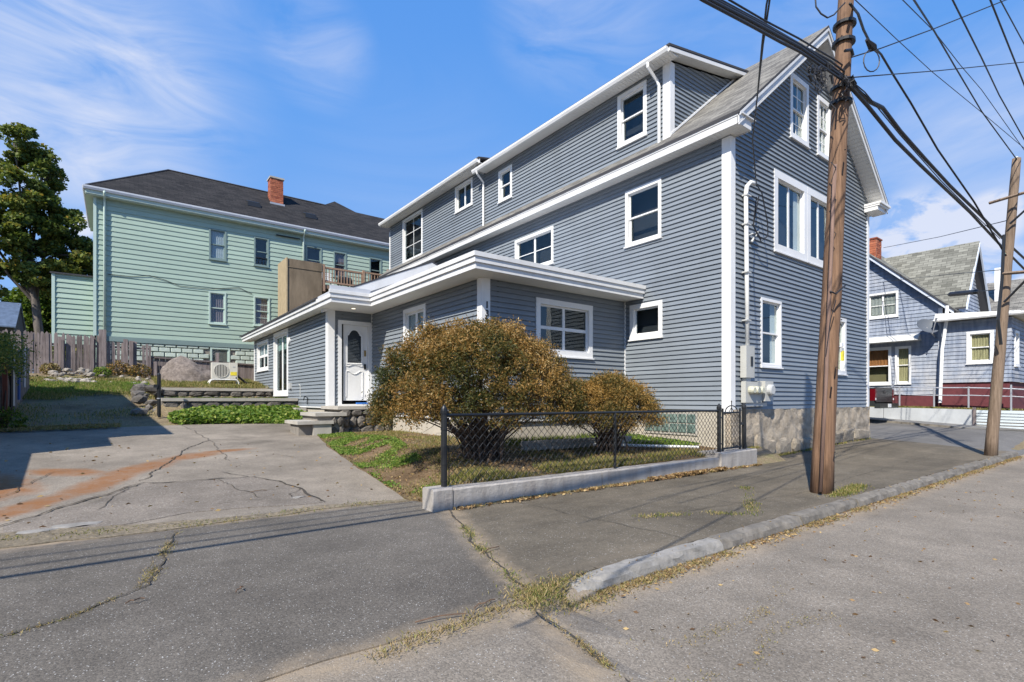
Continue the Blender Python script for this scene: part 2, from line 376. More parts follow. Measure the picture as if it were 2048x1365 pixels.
# ------------------------------------------------------------------ building helpers
OFF = {}
def v3(p): return Vector((float(p[0]), float(p[1]), float(p[2])))
def thing(name, label, cat, base=(0, 0, 0), group=None):
    o = bpy.data.objects.new(name, None); COL.objects.link(o); o.location = base; o.empty_display_size = .2
    o['label'] = label; o['category'] = cat
    if group: o['group'] = group
    OFF[o.name] = v3(base); return o
class MB:
    def __init__(s): s.v = []; s.f = []; s.uv = None; s.mi = []
    def add(s, vs, fs, mi=0):
        n = len(s.v); s.v += [tuple(map(float, p)) for p in vs]; s.f += [tuple(i + n for i in f) for f in fs]; s.mi += [mi] * len(fs); return s
    def box(s, x0, x1, y0, y1, z0, z1, mi=0):
        return s.add([(x0, y0, z0), (x1, y0, z0), (x1, y1, z0), (x0, y1, z0), (x0, y0, z1), (x1, y0, z1), (x1, y1, z1), (x0, y1, z1)],
                     [(0, 3, 2, 1), (4, 5, 6, 7), (0, 1, 5, 4), (1, 2, 6, 5), (2, 3, 7, 6), (3, 0, 4, 7)], mi)
    def hexa(s, a, b, mi=0):      # two quads, bottom and top ring
        return s.add(list(a) + list(b), [(0, 3, 2, 1), (4, 5, 6, 7), (0, 1, 5, 4), (1, 2, 6, 5), (2, 3, 7, 6), (3, 0, 4, 7)], mi)
    def fbox(s, fr, u0, u1, z0, z1, o0, o1, mi=0):   # box in a wall frame
        P = fr
        return s.hexa([P(u0, z0, o1), P(u1, z0, o1), P(u1, z0, o0), P(u0, z0, o0)], [P(u0, z1, o1), P(u1, z1, o1), P(u1, z1, o0), P(u0, z1, o0)], mi)
    def tube(s, pts, r, k=6, caps=True, mi=0):
        pts = [v3(p) for p in pts]; n = len(pts); rs = r if isinstance(r, (list, tuple)) else [r] * n
        ring = []; up = None
        for i in range(n):
            d = (pts[min(i + 1, n - 1)] - pts[max(i - 1, 0)]); d = d.normalized() if d.length > 1e-9 else Vector((0, 0, 1))
            if up is None: up = Vector((0, 0, 1)) if abs(d.z) < .9 else Vector((1, 0, 0))
            a = d.cross(up).normalized(); b = a.cross(d).normalized(); up = b
            ring.append([pts[i] + (a * math.cos(2 * PI * j / k) + b * math.sin(2 * PI * j / k)) * rs[i] for j in range(k)])
        vs = [p for rg in ring for p in rg]; fs = []
        for i in range(n - 1):
            for j in range(k):
                q = (j + 1) % k; fs.append((i * k + j, i * k + q, (i + 1) * k + q, (i + 1) * k + j))
        if caps: fs.append(tuple(range(k - 1, -1, -1))); fs.append(tuple((n - 1) * k + j for j in range(k)))
        return s.add(vs, fs, mi)
    def prism(s, poly, vec, mi=0):    # planar polygon extruded along vec
        n = len(poly); p = [v3(q) for q in poly]; q = [a + v3(vec) for a in p]
        return s.add(p + q, [tuple(range(n - 1, -1, -1)), tuple(range(n, 2 * n))] + [(i, (i + 1) % n, n + (i + 1) % n, n + i) for i in range(n)], mi)
def obj(name, mb, mat, parent=None, label=None, cat=None, group=None, kind=None, smooth=False, base=None):
    me = bpy.data.meshes.new(name)
    off = OFF[parent.name] if parent else (v3(base) if base is not None else Vector((0, 0, 0)))
    me.from_pydata([(a[0] - off.x, a[1] - off.y, a[2] - off.z) for a in mb.v], [], mb.f)
    if isinstance(mat, (list, tuple)):
        for m in mat: me.materials.append(m)
        me.polygons.foreach_set('material_index', mb.mi)
    else: me.materials.append(mat)
    if mb.uv:
        uvl = me.uv_layers.new(name='UVMap'); uvl.data.foreach_set('uv', [c for q in mb.uv for c in q])
    if smooth: me.polygons.foreach_set('use_smooth', [True] * len(me.polygons))
    me.update()
    o = bpy.data.objects.new(name, me); COL.objects.link(o)
    if parent: o.parent = parent
    elif base is not None: o.location = base
    OFF[o.name] = off
    if label: o['label'] = label
    if cat: o['category'] = cat
    if group: o['group'] = group
    if kind: o['kind'] = kind
    return o
def copy_part(src, parent, delta):
    c = src.copy(); COL.objects.link(c); c.parent = parent; c.location = src.location + Vector(delta); OFF[c.name] = OFF[src.name]; return c
def fix_normals(o):
    import bmesh
    bm = bmesh.new(); bm.from_mesh(o.data); bmesh.ops.recalc_face_normals(bm, faces=bm.faces); bm.to_mesh(o.data); bm.free()
def frame(O, U, N):
    O = Vector(O); U = Vector(U); N = Vector(N)
    return lambda u, z, out=0.0: (O.x + U.x * u + N.x * out, O.y + U.y * u + N.y * out, z)
def sub_rects(u0, u1, z0, z1, holes):
    segs = [(u0, u1, z0, z1)]
    for (a, b, c, d) in holes:
        new = []
        for (p, q, r, s_) in segs:
            if b <= p or a >= q or d <= r + 1e-6 or c >= s_ - 1e-6: new.append((p, q, r, s_)); continue
            if a > p: new.append((p, a, r, s_))
            if b < q: new.append((b, q, r, s_))
            m0, m1 = max(p, a), min(q, b)
            if c > r + 1e-3: new.append((m0, m1, r, c))
            if d < s_ - 1e-3: new.append((m0, m1, d, s_))
        segs = new
    return segs
def siding(parent, fr, z0, z1, exp, outline, holes, mat, proud=.027, back=.35, shellmat=None, shell=True, name='siding_board', skirt=.012):
    """a wall part with one board per course as its sub-parts"""
    sh = MB()
    n = max(1, int(math.ceil((z1 - z0) / exp)))
    rows = []
    for k in range(n):
        a = z0 + k * exp; b = min(a + exp, z1)
        if b - a < .01: continue
        ob, ot = outline(a), outline(b)
        om = outline((a + b) / 2)
        if om is None: continue
        if ot is None: ot = ((om[0] + om[1]) / 2 - .01, (om[0] + om[1]) / 2 + .01)
        if ob is None: ob = om
        rows.append((a, b, ob, ot))
    if shell:
        pts = [(rows[0][2][0], z0)] + [(rw[3][0], rw[1]) for rw in rows] + [(rw[3][1], rw[1]) for rw in reversed(rows)] + [(rows[0][2][1], z0)]
        sh.prism([fr(u, z, -back) for (u, z) in pts], tuple(Vector(fr(0, 0, -back - .05)) - Vector(fr(0, 0, -back))))
    wall = obj('wall', sh, shellmat or ROOM, parent)
    for (a, b, ob, ot) in rows:
        lo, hi = min(ob[0], ot[0]), max(ob[1], ot[1])
        for (p, q, r, s_) in sub_rects(lo, hi, a, b, holes):
            def edge(u, z, side):
                t = (z - a) / (b - a)
                lim = ob[side] + (ot[side] - ob[side]) * t
                return max(u, lim) if side == 0 else min(u, lim)
            outz = lambda z: proud - (proud + .002) * (z - a) / exp
            A, B = edge(p, r, 0), edge(q, r, 1); C, D = edge(p, s_, 0), edge(q, s_, 1)
            if B - A < .004 and D - C < .004: continue
            B = max(B, A); D = max(D, C)
            vs = [fr(A, r, outz(r)), fr(B, r, outz(r)), fr(D, s_, outz(s_)), fr(C, s_, outz(s_)),
                  fr(A, r, -.012), fr(B, r, -.012), fr(D, s_, -.012), fr(C, s_, -.012)]
            mb = MB(); mb.add(vs, [(0, 1, 2, 3), (4, 5, 1, 0), (5, 6, 2, 1), (7, 4, 0, 3), (6, 5, 4, 7)])
            obj(name, mb, mat, wall)
    return wall
def window(parent, fr, u0, u1, z0, z1, case=.085, style='dh', inner=ROOM, curtain=None, casemat=None, sill=True, recess=.05, grid=None, split=None, proud=.032, lowcurtain=None, name='window', sashw=.035, curt_frac=(0, 1)):
    """casing rectangle u0..u1, z0..z1; panes recessed; returns the glass hole"""
    cm = casemat or WHITE
    a, b, c, d = u0 + case, u1 - case, z0 + case, z1 - case
    mb = MB()
    mb.fbox(fr, u0, u1, z1 - case, z1, -.02, proud); mb.fbox(fr, u0, u1, z0, z0 + case, -.02, proud)
    mb.fbox(fr, u0, a, c, d, -.02, proud - .002); mb.fbox(fr, b, u1, c, d, -.02, proud - .002)
    if sill: mb.fbox(fr, u0 - .02, u1 + .02, z0 - .03, z0 - .001, -.02, proud + .03)
    # jambs
    jb = -recess - .06
    mb.fbox(fr, a - .02, a, c, d, jb, -.0201); mb.fbox(fr, b, b + .02, c, d, jb, -.0201)
    mb.fbox(fr, a - .02, b + .02, c - .02, c, jb, -.0201); mb.fbox(fr, a - .02, b + .02, d, d + .02, jb, -.0201)
    w = obj(name, mb, cm, parent)
    rb = MB(); rb.fbox(fr, a - .25, b + .25, c - .25, d + .25, -recess - .30, -recess - .28); obj('room_backing', rb, inner, w)
    def sash(p, q, r, s_, rec, g=None):
        m = MB(); k = sashw
        m.fbox(fr, p, q, r, r + k, -rec - .02, -rec + .012); m.fbox(fr, p, q, s_ - k, s_, -rec - .02, -rec + .012)
        m.fbox(fr, p, p + k, r + k, s_ - k, -rec - .02, -rec + .010); m.fbox(fr, q - k, q, r + k, s_ - k, -rec - .02, -rec + .010)
        obj('sash', m, cm, w)
        pa, pb, pc, pd = p + k, q - k, r + k, s_ - k
        gx, gz = g or (1, 1)
        mu = MB()
        for i in range(1, gx):
            x = pa + (pb - pa) * i / gx; mu.fbox(fr, x - .011, x + .011, pc, pd, -rec - .008, -rec + .006)
        for j in range(1, gz):
            z = pc + (pd - pc) * j / gz; mu.fbox(fr, pa, pb, z - .011, z + .011, -rec - .007, -rec + .005)
        if mu.f: obj('muntin', mu, cm, w)
        for i in range(gx):
            for j in range(gz):
                pm = MB(); e = .011 if g else 0
                pm.fbox(fr, pa + (pb - pa) * i / gx + e * (i > 0), pa + (pb - pa) * (i + 1) / gx - e * (i < gx - 1), pc + (pd - pc) * j / gz + e * (j > 0), pc + (pd - pc) * (j + 1) / gz - e * (j < gz - 1), -rec - .006, -rec - .002)
                obj('pane', pm, GLASS, w)
    if style == 'dh':
        m = (c + d) / 2 if split is None else c + (d - c) * split
        sash(a, b, m - .018, d, recess - .012, grid); sash(a, b, c, m + .018, recess + .018, grid)
    elif style == 'fixed': sash(a, b, c, d, recess, grid)
    elif style == 'pair':
        m = (a + b) / 2
        sash(a, m, c, d, recess, grid); sash(m, b, c, d, recess + .001, grid)
    elif style == 'quad':
        m = (a + b) / 2; n = c + (d - c) * (split or .5)
        for (p, q, r, s_) in ((a, m, c, n), (m, b, c, n), (a, m, n, d), (m, b, n, d)): sash(p, q, r, s_, recess, grid)
    if curtain:
        cu = MB(); n = 14
        f0, f1 = curt_frac; ca, cb = a + (b - a) * f0, a + (b - a) * f1
        zt = d; zb_ = c if lowcurtain is None else c + (d - c) * lowcurtain
        for i in range(n):
            x0 = ca + (cb - ca) * i / n; x1 = ca + (cb - ca) * (i + 1) / n
            o0 = -recess - .055 + .02 * (i % 2); o1 = -recess - .055 + .02 * ((i + 1) % 2)
            cu.add([fr(x0, zb_, o0), fr(x1, zb_, o1), fr(x1, zt, o1), fr(x0, zt, o0)], [(0, 1, 2, 3)])
        obj('curtain', cu, curtain, w)
    return w
def hole_of(u0, u1, z0, z1, case=.085): return (u0 + case * .5, u1 - case * .5, z0 + case * .5, z1 - case * .5)
def roof_quad(name, pts, th, mat, parent, uvscale=1.0, edge=None):
    """pts: eave-left, eave-right, top-right, top-left (world); thickness downwards"""
    p = [v3(q) for q in pts]; U = (p[1] - p[0]).normalized(); nrm = (p[1] - p[0]).cross(p[3] - p[0]).normalized(); V = nrm.cross(U)
    lowv = [q - Vector((0, 0, th)) for q in p]
    mb = MB(); n = len(p)
    fs = [tuple(range(n)), tuple(range(2 * n - 1, n - 1, -1))] + [(i, n + i, n + (i + 1) % n, (i + 1) % n) for i in range(n)]
    mb.add(p + lowv, fs); allp = p + lowv
    mb.uv = [((allp[i] - p[0]).dot(U) * uvscale, (allp[i] - p[0]).dot(V) * uvscale) for f in fs for i in f]
    mb.mi = [0, 1] + [1] * n
    o = obj(name, mb, [mat, edge or ROOFBROWN], parent); fix_normals(o); return o

# leaf clouds -------------------------------------------------------------------
def quads(name, P, A, B, rv, mat, parent=None, **kw):
    """diamond leaves at P with half axes A and B"""
    n = len(P); V = np.empty((n, 4, 3)); V[:, 0] = P - A; V[:, 1] = P + B; V[:, 2] = P + A; V[:, 3] = P - B
    off = OFF[parent.name] if parent else Vector((0, 0, 0)); V -= np.array([off.x, off.y, off.z])
    me = bpy.data.meshes.new(name); me.vertices.add(4 * n); me.vertices.foreach_set('co', V.reshape(-1).astype(np.float32))
    me.loops.add(4 * n); me.loops.foreach_set('vertex_index', np.arange(4 * n, dtype=np.int32))
    me.polygons.add(n); me.polygons.foreach_set('loop_start', np.arange(0, 4 * n, 4, dtype=np.int32))
    a = me.attributes.new('rnd', 'FLOAT', 'FACE'); a.data.foreach_set('value', np.clip(rv, 0, 1).astype(np.float32))
    me.materials.append(mat); me.update(calc_edges=True)
    o = bpy.data.objects.new(name, me); COL.objects.link(o)
    if parent: o.parent = parent
    OFF[o.name] = off
    for k, v in kw.items(): o[k] = v
    return o
def rdir(rs, n):
    v = rs.normal(size=(n, 3)); return v / np.linalg.norm(v, axis=1)[:, None]
def leafcloud(name, P, size, aspect, mat, parent=None, seed=1, rv=None, up=0.0, droop=0.0, **kw):
    rs = np.random.RandomState(seed); n = len(P)
    a = rdir(rs, n); a[:, 2] = a[:, 2] * (1 - up) - droop; a /= np.linalg.norm(a, axis=1)[:, None]
    b = np.cross(a, rdir(rs, n)); b /= np.linalg.norm(b, axis=1)[:, None]
    s = size * rs.uniform(.6, 1.35, n)[:, None]
    if rv is None: rv = rs.uniform(0, 1, n)
    return quads(name, P, a * s * .5, b * s * .5 * aspect, rv, mat, parent, **kw)
def blades(name, P, h, w, mat, seed=1, lean=.5, rv=None, parent=None, **kw):
    """grass blades as narrow standing diamonds rooted at P"""
    rs = np.random.RandomState(seed); n = len(P); ang = rs.uniform(0, 2 * PI, n)
    up = np.stack([np.cos(ang) * lean * rs.uniform(.1, 1, n), np.sin(ang) * lean * rs.uniform(.1, 1, n), np.ones(n)], 1)
    up /= np.linalg.norm(up, axis=1)[:, None]; hh = (h * rs.uniform(.4, 1.3, n))[:, None]
    a = up * hh * .5; th = rs.uniform(0, 2 * PI, n); b = np.stack([np.cos(th), np.sin(th), np.zeros(n)], 1) * w * .5
    return quads(name, P + a * .9, a, b, rs.uniform(0, 1, n) if rv is None else rv, mat, parent, **kw)
def nz(p, s=1.0, seed=0.0): return noise.noise(Vector((p[0] * s + seed, p[1] * s - seed, p[2] * s + 3.1)))

# ------------------------------------------------------------------ ground
def sm(t): t = min(1, max(0, t)); return t * t * (3 - 2 * t)
def lerp(a, b, t): return a + (b - a) * t
def Z(x, y):
    if y < 6: b = 0.0
    elif y < 15.5: b = .066 * (y - 6)
    elif y < 24.5: b = .627 + .176 * (y - 15.5)
    else: b = 2.21 + .03 * min(y - 24.5, 40)
    if 5.2 < y < 16.5 and x < 17.3:
        xe = 3.0 + .14 * (y - 6)
        zy = min(.46, .21 + .06 * (y - 5.3))
        b = lerp(b, max(zy, b), sm((x - xe) / .9))
    if x > 1.05 and y >= 16.95: b = 1.27
    if x > 1.05 and y >= 20.15: b = 1.62 + .115 * min(y - 20.15, 5.2)
    if x > 17.2 or (x > 11 and y < 5.8):
        s = .13 * sm((x - 11) / 6.4) * sm((y - 2.6) / 3.1)
        side = .065 * (y - 3) + .02 * (x - 18)
        b = lerp(s if y < 5.8 else side, side, sm((x - 17.2) / 1.5)) if y > 2.6 else 0
    street = -.09
    if y < 2.9:
        e = 2.62 if x > 2.5 else 2.62 - .6 * sm((2.5 - x) / 1.2)
        w = lerp(1.1, .04, sm((x - 1.7) / .8))
        b = lerp(b, street, sm((e - y) / w))
        if x > 18.5: b = street
    if x > 25.15 and y > -9: b = .84 + .02 * min(max(y, 0), 8)
    return b
def sheet(name, poly, mat, off, step, parent=None, jitter=0, wob=0.0, **kw):
    """a closed outline in plan, draped on the ground"""
    xs = [p[0] for p in poly]; ys = [p[1] for p in poly]
    dense = []
    for i in range(len(poly)):
        a, b = poly[i], poly[(i + 1) % len(poly)]; n = max(1, int(math.hypot(b[0] - a[0], b[1] - a[1]) / step))
        for k in range(n):
            t = k / n; q = [a[0] + (b[0] - a[0]) * t, a[1] + (b[1] - a[1]) * t]
            if wob: 
                q[0] += wob * noise.noise(Vector((q[0] * 2.3, q[1] * 2.3, 1.7))); q[1] += wob * noise.noise(Vector((q[0] * 2.3, q[1] * 2.3, 9.7)))
            dense.append(q)
    pts = [Vector(p) for p in dense]; ne = len(pts)
    x = min(xs) + step * .5
    while x < max(xs):
        y = min(ys) + step * .5
        while y < max(ys): pts.append(Vector((x + .01 * noise.noise(Vector((x, y, 0))), y))); y += step
        x += step
    vs, es, fs, *_ = geometry.delaunay_2d_cdt(pts, [(i, (i + 1) % ne) for i in range(ne)], [], 1, 1e-5)
    mb = MB(); mb.v = [(p.x, p.y, Z(p.x, p.y) + (off(p.x, p.y) if callable(off) else off)) for p in vs]
    for f in fs:
        a, b, c = [vs[i] for i in f[:3]]
        cr = (b.x - a.x) * (c.y - a.y) - (b.y - a.y) * (c.x - a.x)
        mb.f.append(tuple(f) if cr > 0 else tuple(reversed(f)))
    cnt = {}
    for f in mb.f:
        for i in range(len(f)):
            e = (f[i], f[(i + 1) % len(f)]); k = (min(e), max(e)); cnt[k] = None if k in cnt else e
    for e in [e for e in cnt.values() if e]:
        n0 = len(mb.v); (x0, y0, z0), (x1, y1, z1) = mb.v[e[0]], mb.v[e[1]]
        mb.v += [(x0, y0, z0), (x1, y1, z1), (x1, y1, z1 - .05), (x0, y0, z0 - .05)]; mb.f.append((n0 + 1, n0, n0 + 3, n0 + 2))
    mb.mi = [0] * len(mb.f)
    return obj(name, mb, mat, parent, kind=kw.pop('kind', 'structure'), smooth=False, **kw)
def axis(lo, hi, fine, a, b, grow=1.35):
    xs = list(np.arange(a, b + 1e-6, fine)); s = fine; x = a
    while x > lo: s *= grow; x -= s; xs.insert(0, x)
    s = fine; x = b
    while x < hi: s *= grow; x += s; xs.append(x)
    return xs
def build_ground():
    xs = axis(-900, 900, .3, -7, 27); ys = axis(-300, 900, .3, -1, 27)
    mb = MB()
    for y in ys:
        for x in xs:
            z = Z(x, y) - (.075 if -2 < y < 15.3 and -9 < x < 3.2 or (y < 5.8 and -9 < x < 25) else .03) + .02 * noise.noise(Vector((x, y, 2)))
            far = math.hypot(x, y)
            if y > 45: z += 0.0
            mb.v.append((x, y, z))
    n = len(xs)
    for j in range(len(ys) - 1):
        for i in range(n - 1):
            a = j * n + i; mb.f.append((a, a + 1, a + 1 + n, a + n))
    mb.mi = [0] * len(mb.f)
    return obj('ground', mb, SOILB, kind='structure', smooth=True)
build_ground()
CRK = [(3.08, 5.30), (2.75, 4.4), (2.44, 3.64), (2.25, 3.0), (2.11, 2.62)]
sheet('street', [(-30, -12), (25.0, -12), (25.0, 2.56), (17.6, 2.56), (2.75, 2.56), (2.6, 2.74), (2.1, 2.80), (1.5, 2.70), (.8, 2.75), (-1, 2.62), (-4, 2.7), (-30, 2.7)], AS_STREET, lambda x, y: -.004 if x < 2.7 and y > 2.2 else 0, .28)
sheet('driveway_apron', [(-12, 2.5), (-4, 2.5), (-1, 2.42), (.8, 2.55), (1.5, 2.50), (2.1, 2.60)] + CRK[::-1][1:] + [(2.95, 5.9), (2.2, 6.12), (1.0, 6.05), (-.8, 6.25), (-12, 6.3)], AS_APRON, .004, .25)
sheet('sidewalk', [(2.11, 2.62), (2.66, 2.70), (17.3, 2.70), (17.45, 5.75), (9.9, 5.75), (9.85, 5.14), (3.05, 5.14), (3.08, 5.30)] + CRK[1:-1], AS_WALK, .004, .3)
sheet('side_street', [(17.3, 2.56), (25.0, 2.56), (25.0, 2.9), (24.9, 3.4), (23.9, 4.6), (23.55, 5.2), (23.55, 60), (17.6, 60), (17.45, 5.75)], AS_SIDE, .008, .6)
DRV = [(-8, 6.28), (-.8, 6.2), (1.0, 6.02), (2.2, 6.1), (2.9, 5.98)]
EDGE = [(on(px, py, 2, z)[0], on(px, py, 2, z)[1]) for px, py, z in ((790, 990, .0), (740, 958, .06), (690, 926, .14), (655, 900, .24), (636, 876, .38), (622, 864, .47))]
sheet('driveway', DRV + EDGE + [(4.25, 15.0), (3.2, 15.35), (1.5, 15.5), (-.5, 15.1), (-3, 14.7), (-8, 14.5)], AS_DRIVE, .006, .3, wob=.05)
PATCH = [(on(px, py, 2, max(0, z))[0], on(px, py, 2, max(0, z))[1]) for px, py, z in
         ((5, 1062, .03), (90, 1032, .07), (180, 1008, .1), (235, 985, .13), (285, 968, .16), (340, 965, .16), (430, 958, .17), (505, 950, .19), (560, 955, .18), (600, 968, .15), (620, 985, .1), (650, 1000, .06),
          (600, 1012, .02), (480, 1022, .01), (380, 1034, .0), (250, 1056, .0), (120, 1070, .0), (5, 1085, .0))]
sheet('driveway_patch', PATCH, AS_PATCH, .012, .2, wob=.03)
sheet('yard_soil', EDGE[:1] + [(2.95, 5.36), (9.95, 5.36), (9.95, 8.5), (5.76, 8.5), (5.76, 12.6), (4.2, 12.6)] + EDGE[::-1][:-1], SOIL, .0, .25)
sheet('far_pavement', [(23.6, 5.2), (23.95, 4.6), (25.0, 3.5), (25.0, 60), (23.6, 60)], asphalt('far_walk', .17, (1, .97, .92), .3), .06, .6)
sheet('sand_drift', [(-7, 6.05), (-3, 6.02), (-.8, 6.06), (.4, 5.98), (1.2, 5.98), (2.2, 6.05), (2.9, 5.92), (2.9, 6.02), (2.0, 6.19), (1.1, 6.12), (.3, 6.28), (-.7, 6.55), (-3, 6.6), (-7, 6.6)], SAND, .016, .12, wob=.10)
# cracks in the paving: narrow broken-out gaps
def crack(pts, w=.009, off=.012, amp=.05, seed=0):
    w *= .8
    mb = MB(); P = []
    for i in range(len(pts) - 1):
        a, b = pts[i], pts[i + 1]; L = math.hypot(b[0] - a[0], b[1] - a[1]); n = max(2, int(L / .06))
        for k in range(n):
            t = k / n; x = a[0] + (b[0] - a[0]) * t; y = a[1] + (b[1] - a[1]) * t
            q = noise.noise(Vector((x * 3, y * 3, seed))) * amp + noise.noise(Vector((x * 14, y * 14, seed))) * amp * .35
            dx, dy = (b[0] - a[0]) / L, (b[1] - a[1]) / L
            P.append((x - dy * q, y + dx * q, -dy, dx))
    prev = None
    for i, (x, y, nx, ny) in enumerate(P):
        ww = w * (.35 + 1.1 * abs(noise.noise(Vector((x * 9, y * 9, seed + 5))))) * (.3 if i in (0, len(P) - 1) else 1)
        cur = [(x + nx * ww, y + ny * ww, Z(x, y) + off), (x - nx * ww, y - ny * ww, Z(x, y) + off)]
        n0 = len(mb.v); mb.v += cur
        if prev is not None: mb.f.append((prev, prev + 1, n0 + 1, n0)); mb.mi.append(0)
        prev = n0
    return mb
def G2(px, py, z=0.0): p = on(px, py, 2, z); return (p[0], p[1])
crk = MB()
def addc(m):
    n = len(crk.v); crk.v += m.v; crk.f += [tuple(i + n for i in f) for f in m.f]; crk.mi += m.mi
addc(crack([G2(0, 1062, .03), G2(130, 1018, .08), G2(235, 985, .13), G2(285, 968, .16), G2(345, 965, .16), G2(430, 957, .17), G2(505, 950, .19), G2(560, 955, .18), G2(605, 970, .15), G2(622, 985, .1), G2(655, 1003, .05)], .028, .019))
addc(crack([G2(285, 965, .16), G2(330, 935, .22), G2(370, 905, .3), G2(420, 888, .35), G2(480, 885, .36), G2(520, 880, .38)], .02, .014, .08, 3))
addc(crack([G2(440, 943, .2), G2(505, 950, .19)], .012, .014, .04, 4))
addc(crack([G2(0, 1280), G2(150, 1235), G2(300, 1172), G2(330, 1110), G2(352, 1066)], .012, .012, .07, 8))
addc(crack(CRK, .018, .014, .06, 9))
addc(crack([(2.05, 2.6), (1.96, 2.3), (1.98, 1.92), (1.93, 1.6), (1.95, 1.3)], .012, .012, .05, 10))
for (a, b, s) in (((3.9, 5.1), (4.1, 2.75), 1), ((5.6, 5.12), (6.2, 2.72), 2), ((7.1, 4.2), (11, 4.6), 3), ((9.6, 5.0), (9.9, 2.72), 4), ((12.9, 5.5), (13.2, 2.75), 5), ((4.2, 3.6), (8.0, 3.1), 6), ((8.5, 3.3), (15, 3.6), 7)):
    addc(crack([a, ((a[0] + b[0]) / 2, (a[1] + b[1]) / 2), b], .007, .012, .08, 20 + s))
for (pts, s) in (([G2(0, 935, .15), G2(120, 938, .15), G2(240, 928, .17)], 31), ([G2(520, 905, .3), G2(600, 912, .28)], 32), ([G2(430, 1020, 0), G2(560, 1000, .03)], 33)):
    addc(crack(pts, .006, .014, .06, s))
for k, pts in enumerate((((0, 1010, .08), (110, 960, .14), (200, 950, .16)), ((600, 968, .15), (575, 985, .1), (590, 1000, .05)), ((700, 905, .2), (560, 890, .3), (430, 900, .3)), ((285, 968, .16), (220, 1000, .1), (190, 1030, .05)), ((360, 860, .5), (420, 888, .35), (460, 920, .28)), ((140, 895, .33), (240, 900, .3), (300, 890, .33)), ((520, 1000, .05), (470, 975, .12), (430, 957, .17)))):
    addc(crack([G2(*p) for p in pts], .010, .019, .08, 60 + k))
obj('paving_cracks', crk, CRACK, kind='stuff')

# kerb stones
kx = [2.50, 4.30, 5.85, 7.36, 9.0, 10.54, 12.2, 13.9, 15.5, 17.2]
for i in range(len(kx) - 1):
    a, b = kx[i] + .012, kx[i + 1] - .012; jy = rnd.uniform(-.015, .015); jz = rnd.uniform(-.012, .012)
    mb = MB(); n = 22; y0, y1 = 2.55, 2.69; tz = .014
    secs = []
    for k in range(n + 1):
        t = k / n; x = a + (b - a) * t; j = lambda s: .018 * noise.noise(Vector((x * 4, s * 3.1, i))) + .012 * noise.noise(Vector((x * 15, s * 7.1, i))) + (jy if s in (1, 3, 5, 7) else jz)
        s0, zz = 0, 0
        if i == 0: s0 = .10 * (1 - sm(t * 6)); zz = -.035 * (1 - sm(t * 5))
        secs.append([(x, y1 + j(1) * .5, -.15), (x, y1 + j(1), tz + zz + j(2) * .6), (x, y0 + .022 + s0 + j(3), tz + zz + j(4) * .5), (x, y0 + s0 * .7 + j(5), tz - .03 + j(6)), (x, y0 - .015 + j(7), -.07), (x, y0 - .01, -.15)])
    for s_ in secs: mb.v += s_
    m = 6; n = len(secs) - 1
    for k in range(n):
        for q in range(m - 1):
            a0 = k * m + q; mb.f.append((a0, a0 + 1, a0 + 1 + m, a0 + m))
    mb.f.append(tuple(range(m - 1, -1, -1))); mb.f.append(tuple(n * m + q for q in range(m))); mb.mi = [0] * len(mb.f)
    if i == 0: KERB = thing('kerb', '', '', (2.5, 2.62, 0)); del KERB['label']; del KERB['category']; KERB['kind'] = 'structure'
    o = obj('kerb_stone', mb, GRANITE2 if i == 0 else GRANITE, KERB); fix_normals(o)
mb = MB()
for k in range(16):
    y = 5.2 + k * 1.5; z = Z(23.6, y); z2 = Z(23.6, y + 1.5); mb.hexa([(23.5, y, z - .1), (23.62, y, z - .1), (23.62, y + 1.48, z2 - .1), (23.5, y + 1.48, z2 - .1)], [(23.5, y, z + .08), (23.62, y, z + .08), (23.62, y + 1.48, z2 + .08), (23.5, y + 1.48, z2 + .08)])
obj('far_kerb', mb, GRANITE, kind='structure')

# ------------------------------------------------------------------ the gray house
GH = thing('gray_house', 'gray clapboard house with white trim, brown shrubs in front and number 133 by its door', 'house', (13.6, 5.75, 0))
XL, YG, XR, YB = 9.99, 5.75, 17.36, 22.4
fLong = frame((XL, 0, 0), (0, 1, 0), (-1, 0, 0)); fGab = frame((0, YG, 0), (1, 0, 0), (0, -1, 0))
SL = .835; EX, EZ = 9.62, 6.90; XM = 13.675; AP = EZ + SL * (XM - EX)
def zroof(x): return AP - SL * abs(x - XM)
COURSE = .1016
# long wall
LW = [(7.42, 8.48, 5.00, 6.36), (11.12, 12.92, 5.18, 6.24), (7.39, 8.34, 2.71, 3.55)]
gb = (6.54, 7.9, .52, .95)
siding(GH, fLong, 1.05, 6.70, COURSE, lambda z: (YG, YB), [hole_of(*h) for h in LW] + [(8.53, YB + 1, 0, 3.62)], VINYL)
window(GH, fLong, *LW[0], style='dh'); window(GH, fLong, *LW[1], style='pair', grid=(1, 2)); window(GH, fLong, *LW[2], style='fixed', case=.11)
# gable
GW = [(12.55, 13.50, 7.42, 8.95), (13.98, 14.80, 7.42, 8.92), (11.78, 14.95, 4.62, 6.46), (11.19, 12.12, 1.99, 3.50), (15.0, 15.77, 1.94, 3.45)]
def og(z):
    if z <= zroof(XL) - .16: return (XL, XR)
    d = (AP - .16 - z) / SL
    return (max(XL, XM - d), min(XR, XM + d)) if d > .02 else None
siding(GH, fGab, 1.05, AP - .2, COURSE, og, [hole_of(*h) for h in GW], VINYL)
window(GH, fGab, *GW[0], style='dh', case=.12, grid=(2, 2), curtain=CURT, curt_frac=(.62, 1)); window(GH, fGab, *GW[1], style='dh', case=.11, grid=(3, 2), curtain=CURT, curt_frac=(.5, 1))
bw = window(GH, fGab, 11.78, 13.42, 4.62, 6.46, style='pair', case=.17, curtain=SHADE, curt_frac=(.78, 1))
window(GH, fGab, 13.43, 14.95, 4.62, 6.46, style='pair', case=.17)
